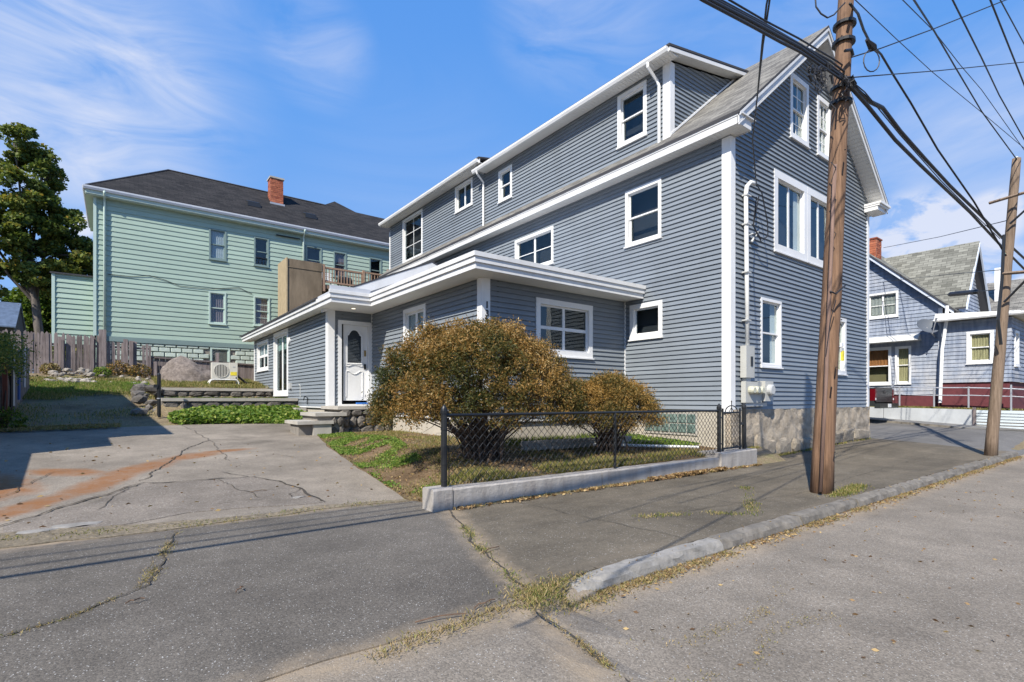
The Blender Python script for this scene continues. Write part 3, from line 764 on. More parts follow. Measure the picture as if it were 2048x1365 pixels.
window(GH, fGab, *GW[3], style='dh', case=.06, curtain=SHADE, curt_frac=(.72, 1)); window(GH, fGab, *GW[4], style='dh', case=.1, curtain=CURTY)
# dormer
XD = 10.05
fDor = frame((XD, 0, 0), (0, 1, 0), (-1, 0, 0))
DW = [(7.88, 8.78, 7.56, 8.86), (13.15, 13.88, 7.72, 8.75), (15.45, 16.63, 8.16, 9.12), (19.2, 21.06, 7.20, 9.11)]
siding(GH, fDor, 7.14, 8.97, COURSE, lambda z: (7.25, 14.72), [hole_of(*h) for h in DW], VINYL)
siding(GH, fDor, 7.14, 9.19, COURSE, lambda z: (14.72, YB), [hole_of(*h) for h in DW], VINYL)
window(GH, fDor, *DW[0], style='dh', case=.10); window(GH, fDor, *DW[1], style='dh', case=.09); window(GH, fDor, *DW[2], style='pair', case=.09); window(GH, fDor, *DW[3], style='fixed', grid=(2, 3), case=.10)
fDS = frame((0, 7.25, 0), (1, 0, 0), (0, -1, 0))
def ods(z):
    x1 = EX + (z - EZ) / SL - .02
    x0 = XD if z < 8.95 else XD + (z - 8.95) / .2
    return (x0, x1) if x1 > x0 + .02 else None
siding(GH, fDS, 7.26, 9.62, COURSE, ods, [], VINYL, shell=True)
mb = MB(); a = (XD, 7.24, zroof(XD) + .02); b = (12.95, 7.24, zroof(12.95) + .02)
mb.hexa([(a[0], 7.205, a[2]), (b[0], 7.205, b[2]), (b[0], 7.24, b[2]), (a[0], 7.24, a[2])], [(a[0], 7.205, a[2] + .055), (b[0], 7.205, b[2] + .055), (b[0], 7.24, b[2] + .055), (a[0], 7.24, a[2] + .055)])
obj('flashing', mb, WHITE, GH)
# corner boards
def cboard(x, y, z0, z1, w=.15, sx=1, sy=1, t=.03):
    """L-shaped board on the outside corner; the wall planes lie at x and y, the building on the +sx, +sy side"""
    mb = MB(); mb.box(min(x - sx * t, x - sx * t + sx * w), max(x - sx * t, x - sx * t + sx * w), y - sy * t - .004 if sy > 0 else y, y if sy > 0 else y + t + .004, z0, z1)
    mb.box(min(x - sx * t, x), max(x - sx * t, x), min(y, y + sy * w), max(y, y + sy * w), z0, z1)
    return obj('corner_board', mb, WHITE, GH)
cboard(XL, YG, 1.0, 6.64, .17); cboard(XR, YG, 1.0, 6.64, .15, sx=-1)
cboard(XD, 7.25, 7.2, 8.95, .17)
mb = MB(); mb.box(XD - .03, XD + .1, YB - .06, YB + .03, 7.1, 8.95); obj('corner_board', mb, WHITE, GH)
# main roof: street-side pair of slopes, in front of and behind the dormer
YF = 5.34
roof_quad('roof', [(EX, YF, EZ), (EX, YB + .3, EZ), (XM, YB + .3, AP), (XM, YF, AP)], .06, SHIN_GRAY, GH)
roof_quad('roof', [(2 * XM - EX, YB + .3, EZ), (2 * XM - EX, YF, EZ), (XM, YF, AP), (XM, YB + .3, AP)], .06, SHIN_GRAY, GH)
roof_quad('dormer_roof', [(9.66, 6.98, 9.09), (9.66, 14.72, 9.09), (13.05, 14.72, 9.765), (13.05, 6.98, 9.765)], .05, SHIN_GRAY, GH)
roof_quad('dormer_roof', [(9.62, 14.45, 9.36), (9.62, YB + .25, 9.36), (13.35, YB + .25, 10.05), (13.35, 14.45, 10.05)], .05, SHIN_GRAY, GH)
def soff(x0, x1, y0, y1, z, n, along='y', name='soffit'):
    mb = MB()
    L = (y1 - y0) if along == 'y' else (x1 - x0)
    for i in range(n):
        a = i / n * L; b = (i + 1) / n * L - .006
        if along == 'y': mb.box(x0, x1, y0 + a, y0 + b, z, z + .015 + .0015 * (i % 2))
        else: mb.box(x0 + a, x0 + b, y0, y1, z, z + .015 + .0015 * (i % 2))
    return obj(name, mb, SOFFIT, GH)
# eave fascia and soffits
def bar(name, x0, x1, y0, y1, z0, z1, mat=WHITE2, parent=GH):
    mb = MB(); mb.box(x0, x1, y0, y1, z0, z1); return obj(name, mb, mat, parent)
FX = XL - .34
bar('fascia', FX, FX + .025, 5.40, YB + .2, 6.655, 6.80); bar('fascia', FX - .012, FX + .02, 5.388, YB + .2, 6.802, 6.875)
soff(FX + .026, XL - .02, 5.42, YB, 6.665, 160)
# boxed return at the left corner
bar('eave_return', FX, 10.14, 5.385, 5.41, 6.655, 6.86); bar('eave_return', 10.13, 10.155, 5.411, YG - .02, 6.655, 6.84)
soff(FX + .03, 10.125, 5.412, YG - .021, 6.660, 6, 'x')
mb = MB(); mb.hexa([(9.72, 5.33, 6.842), (10.22, 5.33, 6.842), (10.22, YG, 6.87), (9.72, YG, 6.87)], [(9.72, 5.33, 6.862), (10.22, 5.33, 6.862), (10.22, YG, 6.93), (9.72, YG, 6.93)]); obj('eave_return', mb, WHITE2, GH)
# right return, moulded
for (z0, z1, e) in ((6.62, 6.73, .0), (6.73, 6.78, .05), (6.78, 6.84, .09)):
    bar('eave_return', 17.05 - e * .3, 17.70 + e, 5.40 - e, YG - .02, z0, z1 - .003, WHITE)
bar('fascia', 17.68, 17.705, 5.7501, YB, 6.655, 6.875)
# rakes: board, moulding and soffit on each side of the gable
for sgn in (-1, 1):
    def rk(d0, d1, y0, y1, t0, t1, mat=WHITE2, name='rake_board', top=None):
        """band parallel to the roof, between vertical drops d0..d1 under the roof plane"""
        xa = XM; xb = XM + sgn * (XM - EX - .02)
        def P(x, y, d): return (x, y, zroof(x) - d)
        mb = MB(); mb.hexa([P(xa, y0, d1), P(xb, y0, d1), P(xb, y1, d1), P(xa, y1, d1)], [P(xa, y0, d0), P(xb, y0, d0), P(xb, y1, d0), P(xa, y1, d0)])
        o = obj(name, mb, mat, GH); fix_normals(o); return o
    rk(.064, .125, 5.335, 5.36, 0, 0); rk(.128, .26, 5.365, 5.385, 0, 0); rk(.27, .30, 5.355, 5.38, 0, 0)
    mb = MB(); nb = 42
    for i in range(nb):
        xa = XM + sgn * (XM - XL + .05) * i / nb; xb = XM + sgn * (XM - XL + .05) * (i + .94) / nb
        mb.add([(xa, 5.386, zroof(xa) - .25), (xb, 5.386, zroof(xb) - .25), (xb, YG, zroof(xb) - .25), (xa, YG, zroof(xa) - .25)], [(0, 1, 2, 3)])
        mb.add([(xa, 5.386, zroof(xa) - .235), (xb, 5.386, zroof(xb) - .235), (xb, YG, zroof(xb) - .235), (xa, YG, zroof(xa) - .235)], [(0, 1, 2, 3)])
    obj('rake_soffit', mb, SOFFIT, GH)
# dormer eaves, gutters, rake
def gutter(x, y0, y1, z, parent=GH, mat=WHITE, s=-1):
    pr = [(0, 0), (0, -.11), (s * .07, -.11), (s * .10, -.05), (s * .105, 0), (s * .095, 0), (s * .09, -.045), (s * .06, -.10), (s * .01, -.10), (s * .01, 0)]
    mb = MB(); n = len(pr); mb.v = [(x + a, y0, z + b) for a, b in pr] + [(x + a, y1, z + b) for a, b in pr]
    mb.f = [(i, (i + 1) % n, n + (i + 1) % n, n + i) for i in range(n)]; mb.mi = [0] * n
    mb.add([(x, y0, z - .003), (x, y0, z - .11), (x + s * .07, y0, z - .11), (x + s * .10, y0, z - .05), (x + s * .103, y0, z - .003)], [(0, 1, 2, 3, 4)]); mb.add([(x, y1, z - .003), (x, y1, z - .11), (x + s * .07, y1, z - .11), (x + s * .10, y1, z - .05), (x + s * .103, y1, z - .003)], [(0, 1, 2, 3, 4)])
    o = obj('gutter', mb, mat, parent); fix_normals(o); return o
bar('fascia', 9.70, 9.725, 7.0, 14.72, 8.93, 9.06); bar('fascia', 9.66, 9.685, 14.46, YB + .2, 9.17, 9.33)
soff(9.726, XD - .02, 7.02, 14.6, 8.945, 76); soff(9.686, XD - .02, 14.751, YB + .2, 9.175, 78)
bar('soffit', 9.687, XD, 14.47, 14.74, 9.175, 9.19, WHITE)
bar('dormer_panel', 9.70, XD - .02, 14.723, 14.75, 8.98, 9.17, WHITE)
gutter(9.70, 7.02, 14.85, 9.03); gutter(9.66, 14.5, YB + .2, 9.30)
mb = MB()
P = lambda x, y, z: (x, y, z)
mb.hexa([P(9.69, 6.99, 8.94), P(13.0, 6.99, 9.60), P(13.0, 7.02, 9.60), P(9.69, 7.02, 8.94)], [P(9.69, 6.99, 9.03), P(13.0, 6.99, 9.69), P(13.0, 7.02, 9.69), P(9.69, 7.02, 9.03)])
mb.hexa([P(9.69, 7.021, 8.935), P(12.9, 7.021, 9.575), P(12.9, 7.25, 9.575), P(9.69, 7.25, 8.935)], [P(9.69, 7.021, 8.95), P(12.9, 7.021, 9.59), P(12.9, 7.25, 9.59), P(9.69, 7.25, 8.95)])
o = obj('rake_board', mb, WHITE2, GH); fix_normals(o)
def downspout(pts, mat=WHITE, parent=GH, w=.04):
    mb = MB(); mb.tube(pts, w, 4); o = obj('downspout', mb, mat, parent); fix_normals(o); return o
downspout([(9.64, 7.55, 8.93), (9.64, 7.55, 8.84), (9.94, 7.52, 8.62), (9.985, 7.5, 8.5), (9.985, 7.5, 7.13)])
downspout([(9.62, 14.6, 8.93), (9.66, 14.6, 8.85), (9.95, 14.65, 8.65), (9.985, 14.7, 8.5), (9.985, 14.7, 7.15)])
# trim strip at the foot of the dormer behind the eave
bar('flashing', 9.99, 10.03, 10.9, YB, 7.10, 7.135, WHITE)

# gable foundation: rough stucco face with stones bulging low down
def foundation():
    mb = MB(); nx, nz_ = 120, 20; x0, x1 = XL - .02, XR + .03
    for j in range(nz_ + 1):
        for i in range(nx + 1):
            x = x0 + (x1 - x0) * i / nx; zb = Z(x, 5.7) - .08; z = zb + (1.06 - zb) * j / nz_
            d = .045 * noise.noise(Vector((x * 3.2, z * 4, 1))) + .02 * noise.noise(Vector((x * 11, z * 12, 4))) + .03 * (1 - j / nz_)
            mb.v.append((x, YG - .015 - max(d, -.01) - .01, z))
    for j in range(nz_):
        for i in range(nx):
            a = j * (nx + 1) + i; mb.f.append((a, a + 1, a + nx + 2, a + nx + 1))
    mb.mi = [0] * len(mb.f)
    mb.add([(x1, YG - .04, -.1), (x1, YB, -.1), (x1, YB, 1.05), (x1, YG - .04, 1.05)], [(0, 1, 2, 3)])
    mb.box(x0 + .02, x1 - .02, YG + .01, YG + .1, -.2, 1.05)
    return obj('foundation', mb, STUCCO, GH, smooth=True)
FND = foundation()
def stone_face(name, fr, poly, depth, mat, parent, seed=0, inset=.03):
    """a stone with an irregular outline in a wall frame (u, z)"""
    r = random.Random(seed); c = (sum(p[0] for p in poly) / len(poly), sum(p[1] for p in poly) / len(poly))
    n = len(poly)
    def ins(k): return [(p[0] + (c[0] - p[0]) * k, p[1] + (c[1] - p[1]) * k) for p in poly]
    dd = depth * r.uniform(.7, 1.3)
    v = [fr(u, z, 0) for u, z in poly] + [fr(u, z, dd * r.uniform(.45, .7)) for u, z in ins(.04)] + [fr(u, z, dd * r.uniform(.85, 1.15)) for u, z in ins(.3)] + [fr(c[0], c[1], dd * r.uniform(1.0, 1.25))]
    f = []
    for ring in (0, n):
        f += [(ring + i, ring + (i + 1) % n, ring + n + (i + 1) % n, ring + n + i) for i in range(n)]
    f += [(2 * n + i, 2 * n + (i + 1) % n, 3 * n) for i in range(n)]
    mb = MB(); mb.add(v, f); o = obj(name, mb, mat, parent, smooth=False); fix_normals(o); return o
def stone_course(fr, u0, u1, rows, depth, mat, parent, seed, wmin, wmax, gap=.012, name='stone'):
    """rows: list of z edges (functions of u); irregular stones fill each course"""
    r = random.Random(seed)
    for k in range(len(rows) - 1):
        u = u0; jl = 0
        while u < u1 - .04:
            w = r.uniform(wmin, wmax); ue = min(u + w, u1); 
            if u1 - ue < wmin * .5: ue = u1
            jr = 0 if ue == u1 else r.uniform(-.05, .05)
            zb = lambda q: rows[k](q) ; zt = lambda q: rows[k + 1](q)
            a, b = u + gap, ue - gap
            h = zt((a + b) / 2) - zb((a + b) / 2)
            if h > .05 and b - a > .04:
                m1, m2 = r.uniform(.3, .45), r.uniform(.55, .7); cc = min(.3 * h, .06)
                poly = [(a + cc * r.uniform(.4, 1), zb(a) + gap), (lerp(a, b, m1), zb(lerp(a, b, m1)) + gap * r.uniform(.2, 1)), (b - cc * r.uniform(.4, 1), zb(b) + gap), (b + jr * .3, zb(b) + h * .4), (b + jr * .1, zt(b) - cc), (b - cc, zt(b) - gap),
                        (lerp(a, b, m2), zt(lerp(a, b, m2)) - gap * r.uniform(.2, 1)), (a + cc, zt(a) - gap), (a + jl * .1, zt(a) - h * .35), (a + jl * .3, zb(a) + h * .3)]
                stone_face(name, fr, poly, depth, mat, parent, r.randint(0, 99999))
            jl = jr; u = ue
fFd = frame((0, YG - .03, 0), (1, 0, 0), (0, -1, 0))
stone_course(fFd, 9.95, 17.3, [lambda u: Z(u, 5.7) - .02, lambda u: Z(u, 5.7) + .34 + .06 * math.sin(u * 1.7), ], .085, STUCCOST, FND, 5, .5, 1.15, .03)
# foundation under the long wall and the wing, with the glass block window
bar('foundation', XL + .02, XL + .3, YG, 8.5, -.1, 1.05, BEIGE)
gbw = obj('glass_block_window', MB().box(XL - .002, XL + .018, gb[0] - .04, gb[1] + .04, gb[2] - .04, gb[3] + .04), CONC, GH)
for i in range(6):
    for j in range(2):
        y0 = gb[0] + (gb[1] - gb[0]) * i / 6 + .008; y1 = gb[0] + (gb[1] - gb[0]) * (i + 1) / 6 - .008; z0 = gb[2] + .215 * j + .008; z1 = z0 + .199
        mb = MB(); mb.hexa([(XL - .004, y0, z0), (XL - .004, y0, z1), (XL - .004, y1, z1), (XL - .004, y1, z0)], [(XL - .02, y0 + .015, z0 + .015), (XL - .02, y0 + .015, z1 - .015), (XL - .02, y1 - .015, z1 - .015), (XL - .02, y1 - .015, z0 + .015)])
        o = obj('glass_block', mb, BLOCKG, gbw); fix_normals(o)

# ---------------- the front wing
XA, YA = 5.76, 8.51; YD = 14.05; XW = 4.54; YE = 23.25
fWF = frame((0, YA, 0), (1, 0, 0), (0, -1, 0)); fWL = frame((XA, 0, 0), (0, 1, 0), (-1, 0, 0)); fDW = frame((0, YD, 0), (1, 0, 0), (0, -1, 0)); fBL = frame((XW, 0, 0), (0, 1, 0), (-1, 0, 0))
W4 = (7.12, 8.83, 2.22, 3.44); WS = (10.83, 12.0, 2.1, 3.50); WK = (20.82, 22.75, 2.38, 3.52); PD = (18.05, 20.0, 1.38, 3.62)
siding(GH, fWF, .85, 3.665, COURSE * 1.02, lambda z: (XA, XL), [hole_of(*W4)], VINYL)
window(GH, fWF, *W4, style='quad', case=.12, split=.5)
siding(GH, fWL, .88, 3.665, COURSE * 1.02, lambda z: (YA, YD), [hole_of(*WS)], VINYL)
window(GH, fWL, *WS, style='pair', case=.10, curtain=SHADE, sashw=.05)
DO = (4.79, 5.74, 1.14, 3.42)
siding(GH, fDW, 1.10, 3.665, COURSE * 1.02, lambda z: (XW, XA), [(DO[0] + .03, DO[1] - .03, 1.0, DO[3] - .03)], VINYL)
siding(GH, fBL, 1.07, 3.665, COURSE * 1.02, lambda z: (YD, YE), [hole_of(*WK), (PD[0] + .05, PD[1] - .05, 1.2, 3.58)], VINYL)
window(GH, fBL, *WK, style='quad', case=.10, curtain=SHADE, lowcurtain=.55, split=.5, sashw=.045)
window(GH, fBL, *PD, style='pair', case=.14, curtain=simple('blind_green', (.32, .42, .36), .8), lowcurtain=.75, sashw=.06, sill=False, name='patio_door')
mb = MB(); mb.box(XA + .02, XL, YA + .03, YD, .1, .84); mb.box(XW + .03, XA, YD + .02, YE - .02, .6, 1.06); obj('foundation', mb, BEIGE, GH)
mb = MB(); mb.box(XW + .02, XL - .02, YE - .3, YE, 1.05, 3.66); obj('wall', mb, VINYL, GH)
bar('trim_strip', XA - .025, XL - .03, YA - .026, YA - .001, .805, .848, WHITE); bar('trim_strip', XA - .026, XA - .001, YA - .001, 12.62, .835, .878, WHITE)
bar('trim_strip', XW - .03, XW - .001, 21, YE, 1.55, 1.62, BEIGE)
# corner post with the number, column beside the door, inside corners
mb = MB(); mb.box(XA - .05, XA + .15, YA - .05, YA + .12, .85, 3.66); cp = obj('corner_post', mb, WHITE, GH)
for i, ch in enumerate('133'):
    cu = bpy.data.curves.new('digit', 'FONT'); cu.body = ch; cu.size = .185; cu.extrude = .006; cu.offset = .004; cu.align_x = 'CENTER'
    t_ = bpy.data.objects.new('tmp', cu); COL.objects.link(t_); dg = bpy.context.evaluated_depsgraph_get(); me = bpy.data.meshes.new_from_object(t_.evaluated_get(dg)); bpy.data.objects.remove(t_)
    me.materials.clear(); me.materials.append(DARKMETAL); o = bpy.data.objects.new('house_number', me); COL.objects.link(o); o.parent = cp; OFF[o.name] = OFF[cp.name]
    p = Vector((XA + .07, YA - .058, 3.07 - i * .165)) - OFF[cp.name]; o.location = p; o.rotation_euler = (PI / 2, 0, 0)
mb = MB(); mb.box(XW - .04, XW + .165, YD - .04, YD + .12, 1.02, 3.66); mb.box(XW - .02, XW + .145, YD - .052, YD - .041, 1.02, 3.66); obj('corner_post', mb, WHITE, GH)
bar('inside_corner', XA - .03, XA - .001, YD - .03, YD - .001, 1.1, 3.66, WHITE); bar('inside_corner', XL - .035, XL - .001, YA - .035, YA - .001, .8, 3.66, WHITE)
bar('corner_board', XW - .03, XW + .08, YE, YE + .03, 1.5, 3.66, WHITE); bar('corner_board', XW - .031, XW - .001, YE - .08, YE - .001, 1.5, 3.66, WHITE)
# flat roof with three stepped white fascia bands and soffit
OUT = [(XL - .03, 7.92), (5.207, 7.92), (5.207, 12.77), (4.19, 12.77), (4.19, 23.9)]
def band(z0, z1, o, i0=0, i1=5, mat=WHITE2, th=.05, xe=None):
    P_ = []
    for k, (x, y) in enumerate(OUT[i0:i1], i0):
        xx = x - (o if k >= 1 else 0); yy = y - (o if k <= 3 else 0)
        if k == 0 and xe: xx = xe
        P_.append((xx, yy))
    for k in range(len(P_) - 1):
        (xa, ya), (xb, yb) = P_[k], P_[k + 1]
        if abs(ya - yb) < 1e-6: bar('roof_fascia', min(xa, xb), max(xa, xb) - (.0 if k == 0 else -th * 0), ya, ya + th, z0, z1, mat)
        else: bar('roof_fascia', xa, xa + th, min(ya, yb) + th + .001, max(ya, yb) - .001 if k + 2 < len(P_) or True else 0, z0, z1, mat)
band(3.655, 3.765, 0); band(3.767, 3.868, .035); band(3.870, 3.955, .06, 0, 4, xe=XL + .03)
mb = MB(); mb.box(4.24, XL - .03, 7.97, 12.9, 3.665, 3.68) ; 
mb = MB()
for (x0, x1, y0, y1) in ((5.257, XL - .031, 7.971, YA - .02), (5.257, XA - .02, YA - .02, YD - .02), (4.241, 5.257, 12.82, YD - .02), (4.241, XW - .02, YD - .02, 23.88)):
    mb.box(x0, x1 - .001, y0, y1 - .001, 3.662, 3.678)
obj('soffit', mb, SOFFIT, GH)
mb = MB(); mb.box(5.2, XL, 7.93, 13.9, 3.90, 3.94); mb.box(4.2, 5.2, 12.78, 13.9, 3.90, 3.94); mb.box(4.2, XL, 13.9, 23.9, 3.70, 3.80); obj('flat_roof', mb, MEMBRANE, GH)
band(3.956, 4.06, .03, 2, 4, MEMBRANE)
# low gabled roof over the back half of the wing, its front end clad in white
def wing_roof():
    rx, rz = 7.55, 5.42
    roof_quad('wing_roof', [(4.12, 24.2, 3.90), (4.12, 13.85, 3.90), (rx, 13.85, rz), (rx, 24.2, rz)], .045, SHIN_DARK, GH)
    roof_quad('wing_roof', [(XL, 13.85, 4.6), (XL, 24.2, 4.6), (rx, 24.2, rz), (rx, 13.85, rz)], .045, SHIN_DARK, GH)
    mb = MB(); mb.prism([(4.5, 13.93, 3.9), (XL, 13.93, 3.9), (XL, 13.93, 4.55), (rx, 13.93, rz - .06), ], (0, .1, 0)); o = obj('gable_panel', mb, MEMBRANE, GH); fix_normals(o)
    def st(d0, d1, mat, y):
        mb = MB(); sl = (rz - 3.90) / (rx - 4.12)
        mb.hexa([(4.3, y, 3.9 + .18 * sl - d1), (rx, y, rz - d1), (rx, y + .03, rz - d1), (4.3, y + .03, 3.9 + .18 * sl - d1)], [(4.3, y, 3.9 + .18 * sl - d0), (rx, y, rz - d0), (rx, y + .03, rz - d0), (4.3, y + .03, 3.9 + .18 * sl - d0)])
        mb.hexa([(rx, y, rz - d1), (XL, y, 4.6 - d1), (XL, y + .03, 4.6 - d1), (rx, y + .03, rz - d1)], [(rx, y, rz - d0), (XL, y, 4.6 - d0), (XL, y + .03, 4.6 - d0), (rx, y + .03, rz - d0)])
        o = obj('rake_board', mb, mat, GH); fix_normals(o)
    st(.05, .30, WHITE2, 13.86); st(.36, .44, WHITE, 13.84)
wing_roof()
# recessed light in the porch ceiling
mb = MB(); 
lx, ly = on(707, 617, 2, 3.66)[:2]
mb.tube([(lx, ly, 3.661), (lx, ly, 3.651)], .075, 14); pl = obj('porch_light', mb, WHITE, GH)
mb = MB(); mb.tube([(lx, ly, 3.6505), (lx, ly, 3.648)], .05, 14)
lm = bpy.data.materials.new('lamp_glow'); lm.use_nodes = True; lm.node_tree.nodes['Principled BSDF'].inputs['Emission Color'].default_value = (1, .82, .55, 1); lm.node_tree.nodes['Principled BSDF'].inputs['Emission Strength'].default_value = 1.6
obj('bulb', mb, lm, pl)
# front door
def front_door():
    u0, u1, z0, z1 = DO; P = fDW
    mb = MB(); mb.fbox(P, u0, u1, z1 - .10, z1, -.1, .03); mb.fbox(P, u0, u0 + .10, z0, z1 - .10, -.1, .029); mb.fbox(P, u1 - .10, u1, z0, z1 - .10, -.1, .029); mb.fbox(P, u0, u1, z0 - .12, z0, -.1, .08)
    fr_ = obj('door_frame', mb, WHITE, GH)
    a, b, c, d = u0 + .105, u1 - .105, z0 + .10, z1 - .105
    door = obj('front_door', MB().fbox(P, a, b, c, d, -.09, -.05), WHITE, GH)
    w = b - a; h = d - c; cx_ = (a + b) / 2
    # arched glass
    def outline(hw, zb, zs, zt, n=10):
        pts = [(cx_ - hw, zb), (cx_ + hw, zb), (cx_ + hw, zs)]
        pts += [(cx_ + hw * .82, zs + .01), (cx_ + hw * .70, zs + .06)]
        for i in range(1, n): t = i / n * PI; pts.append((cx_ + hw * .62 * math.cos(t), zs + .06 + (zt - zs - .06) * math.sin(t)))
        pts += [(cx_ - hw * .70, zs + .06), (cx_ - hw * .82, zs + .01), (cx_ - hw, zs)]
        return pts
    zb, zs, zt = c + h * .50, c + h * .86, c + h * .935
    o1 = outline(w * .255, zb, zs, zt); o2 = outline(w * .31, zb - .03, zs + .02, zt + .035)
    mb = MB(); n = len(o1); vs = [P(u, z, -.03) for u, z in o1] + [P(u, z, -.022) for u, z in o2] + [P(u, z, -.05) for u, z in o2]
    mb.add(vs, [(i, (i + 1) % n, n + (i + 1) % n, n + i) for i in range(n)] + [(n + i, n + (i + 1) % n, 2 * n + (i + 1) % n, 2 * n + i) for i in range(n)])
    obj('door_moulding', mb, WHITE, door)
    mb = MB(); mb.add([P(u, z, -.042) for u, z in o1], [tuple(range(n))]); obj('pane', mb, GLASS, door)
    mb = MB(); mb.add([P(u, z, -.046) for u, z in o1], [tuple(range(n))]); obj('glass_backing', mb, ROOM, door)
    # lower raised mouldings: two curves and two uprights
    def strip(pts, r=.016, name='door_moulding'):
        mb = MB(); mb.tube([P(u, z, -.045) for u, z in pts], r, 5); obj(name, mb, WHITE, door)
    n = 12; q = w * .31
    strip([(cx_ - q + 2 * q * i / n, c + h * .455 + .055 * math.sin(i / n * PI) ** 2 + (.02 if i in (0, n) else 0)) for i in range(n + 1)], .02)
    strip([(cx_ - q, c + h * .39), (cx_ - q * .7, c + h * .39)] + [(cx_ - q * .6 + 1.2 * q * i / n, c + h * .385 - .07 * math.sin(i / n * PI)) for i in range(n + 1)] + [(cx_ + q * .7, c + h * .39), (cx_ + q, c + h * .39)])
    strip([(cx_ - q, c + h * .39), (cx_ - q, c + .10)]); strip([(cx_ + q, c + h * .39), (cx_ + q, c + .10)])
    mb = MB(); mb.fbox(P, b - .09, b - .04, c + h * .595, c + h * .675, -.05, -.035); obj('deadbolt', mb, BRASS, door)
    mb = MB(); mb.fbox(P, b - .10, b - .04, c + h * .42, c + h * .49, -.05, -.03); mb.tube([P(b - .07, c + h * .455, -.03), P(b - .07, c + h * .455, .03), P(b - .14, c + h * .455, .035)], .012, 6); obj('handle', mb, DARKMETAL, door)
    mb = MB(); mb.fbox(P, u1 - .46, u1 - .12, z0 - .001, z0 + .045, .03, .083); obj('threshold_tape', mb, BLUETAPE, door)
front_door()
# porch, steps and their stonework
fPo = frame((0, 12.72, 0), (1, 0, 0), (0, -1, 0))
pc = obj('porch', MB().box(4.42, XA - .02, 12.76, YD - .05, .3, 1.02), MORTAR, GH)
obj('porch_slab', MB().box(4.32, XA - .03, 12.66, YD - .06, 1.02, 1.10), CONC, GH)
stone_course(fPo, 4.35, XA - .03, [lambda u: .38, lambda u: .60 + .03 * math.sin(u * 5), lambda u: .82 + .04 * math.sin(u * 4 + 1), lambda u: 1.015], .07, STONE, pc, 11, .18, .36, .008)
st = obj('porch_steps', MB().box(3.78, 4.40, 12.5, 13.7, .4, .87), MORTAR, GH)
obj('step', MB().box(3.72, 4.46, 12.44, 13.7, .87, .95), CONC, st)
obj('step', MB().box(3.30, 4.12, 12.36, 13.5, .69, .765), CONC, st)
obj('step_block', MB().box(3.66, 4.08, 12.40, 12.8, .40, .69), CONC, st); obj('step_block', MB().box(3.36, 3.66, 12.5, 13.2, .40, .69), MORTAR, st)
fSt = frame((0, 12.5, 0), (1, 0, 0), (0, -1, 0)); stone_course(fSt, 4.1, 4.40, [lambda u: .40, lambda u: .62, lambda u: .86], .06, STONE, st, 12, .12, .2, .01)
# step base blocks against the wing
obj('footing_block', MB().box(XW - .32, XW - .02, 16.0, 16.5, .70, 1.02), CONC, GH)
bar('trim_strip', XW - .026, XW - .001, 14.1, 16.8, 1.035, 1.068, WHITE)
# outdoor outlet, round vent, spigot pipe
mb = MB(); mb.fbox(fBL, 17.62, 17.80, 1.62, 1.80, 0, .08); obj('outlet_box', mb, GRAYMETAL, GH)
mb = MB(); p = fBL(17.9, 3.18, 0); mb.tube([p, (p[0] - .06, p[1], p[2])], .11, 12); obj('wall_lamp', mb, WHITE, GH)
mb = MB(); mb.tube([fBL(16.6, 1.32, .03), fBL(16.6, 1.7, .03), fBL(16.75, 1.74, .03)], .012, 5); obj('pipe', mb, GRAYMETAL, GH)
mb = MB(); mb.tube([fBL(15.75, 1.12, .06), fBL(15.75, 1.32, .06), fBL(15.9, 1.36, .1), fBL(16.0, 1.25, .1)], .014, 5); obj('pipe', mb, DARKMETAL, GH)

# ------------------------------------------------------------------ services on the gable wall
mt = thing('electric_meters', 'gray bank of round electric meters below a tall switch box on the gable wall', 'electric meter', (10.55, YG, 1.2))
def wb(name, u0, u1, z0, z1, d, mat=GRAYBOX, par=mt, o0=.028):
    return obj(name, MB().fbox(fGab, u0, u1, z0, z1, o0, d), mat, par)
wb('switch_box', 10.33, 10.66, 1.72, 2.38, .16); wb('switch_plate', 10.50, 10.58, 1.96, 2.16, .172, DARKMETAL, o0=.161); wb('conduit', 10.40, 10.58, 1.64, 1.72, .12, GRAYMETAL)
wb('meter_panel', 10.36, 11.02, 1.20, 1.64, .13); wb('meter_panel', 11.03, 11.38, 1.23, 1.66, .20)
for k in range(3):
    u = 10.53 + .18 * k; mb = MB(); mb.tube([fGab(u, 1.46, .131), fGab(u, 1.46, .19), fGab(u, 1.46, .24)], [.085, .085, .06], 14)
    o = obj('meter', mb, simple('meter_face', (.50, .49, .38), .3) if k == 0 else MATS['meter_face'], mt, smooth=False)
mb = MB(); mb.tube([fGab(11.2, 1.47, .201), fGab(11.2, 1.47, .27), fGab(11.2, 1.47, .29)], [.12, .12, .09], 18); obj('meter', mb, GRAYMETAL, mt)
wb('meter_foot', 10.42, 11.3, 1.12, 1.198, .10, GRAYMETAL)
cd = thing('service_mast', 'white electric conduit rising up the gable wall to a curved weatherhead', 'conduit', (10.42, YG, 2.4))
mb = MB(); mb.tube([fGab(10.50, 2.38, .09), fGab(10.47, 4.0, .09), fGab(10.44, 5.55, .09), fGab(10.46, 5.70, .10), fGab(10.55, 5.80, .13), fGab(10.68, 5.78, .17)], .045, 8); obj('mast', mb, PVC, cd, smooth=True)
for z in (2.9, 3.9, 4.9, 5.5): wb('strap', 10.39, 10.56, z, z + .03, .145, GRAYMETAL, cd)
mb = MB()
for s_, e in ((0, .0), (1, .05)):
    mb.tube([fGab(10.70, 5.77, .18), fGab(10.78, 5.6, .25), fGab(10.92, 5.0, .3), fGab(10.98, 4.72, .28), fGab(10.85, 4.6 + e, .2), fGab(10.62, 4.9, .15), fGab(10.66, 5.5, .2 + e)], .012, 5)
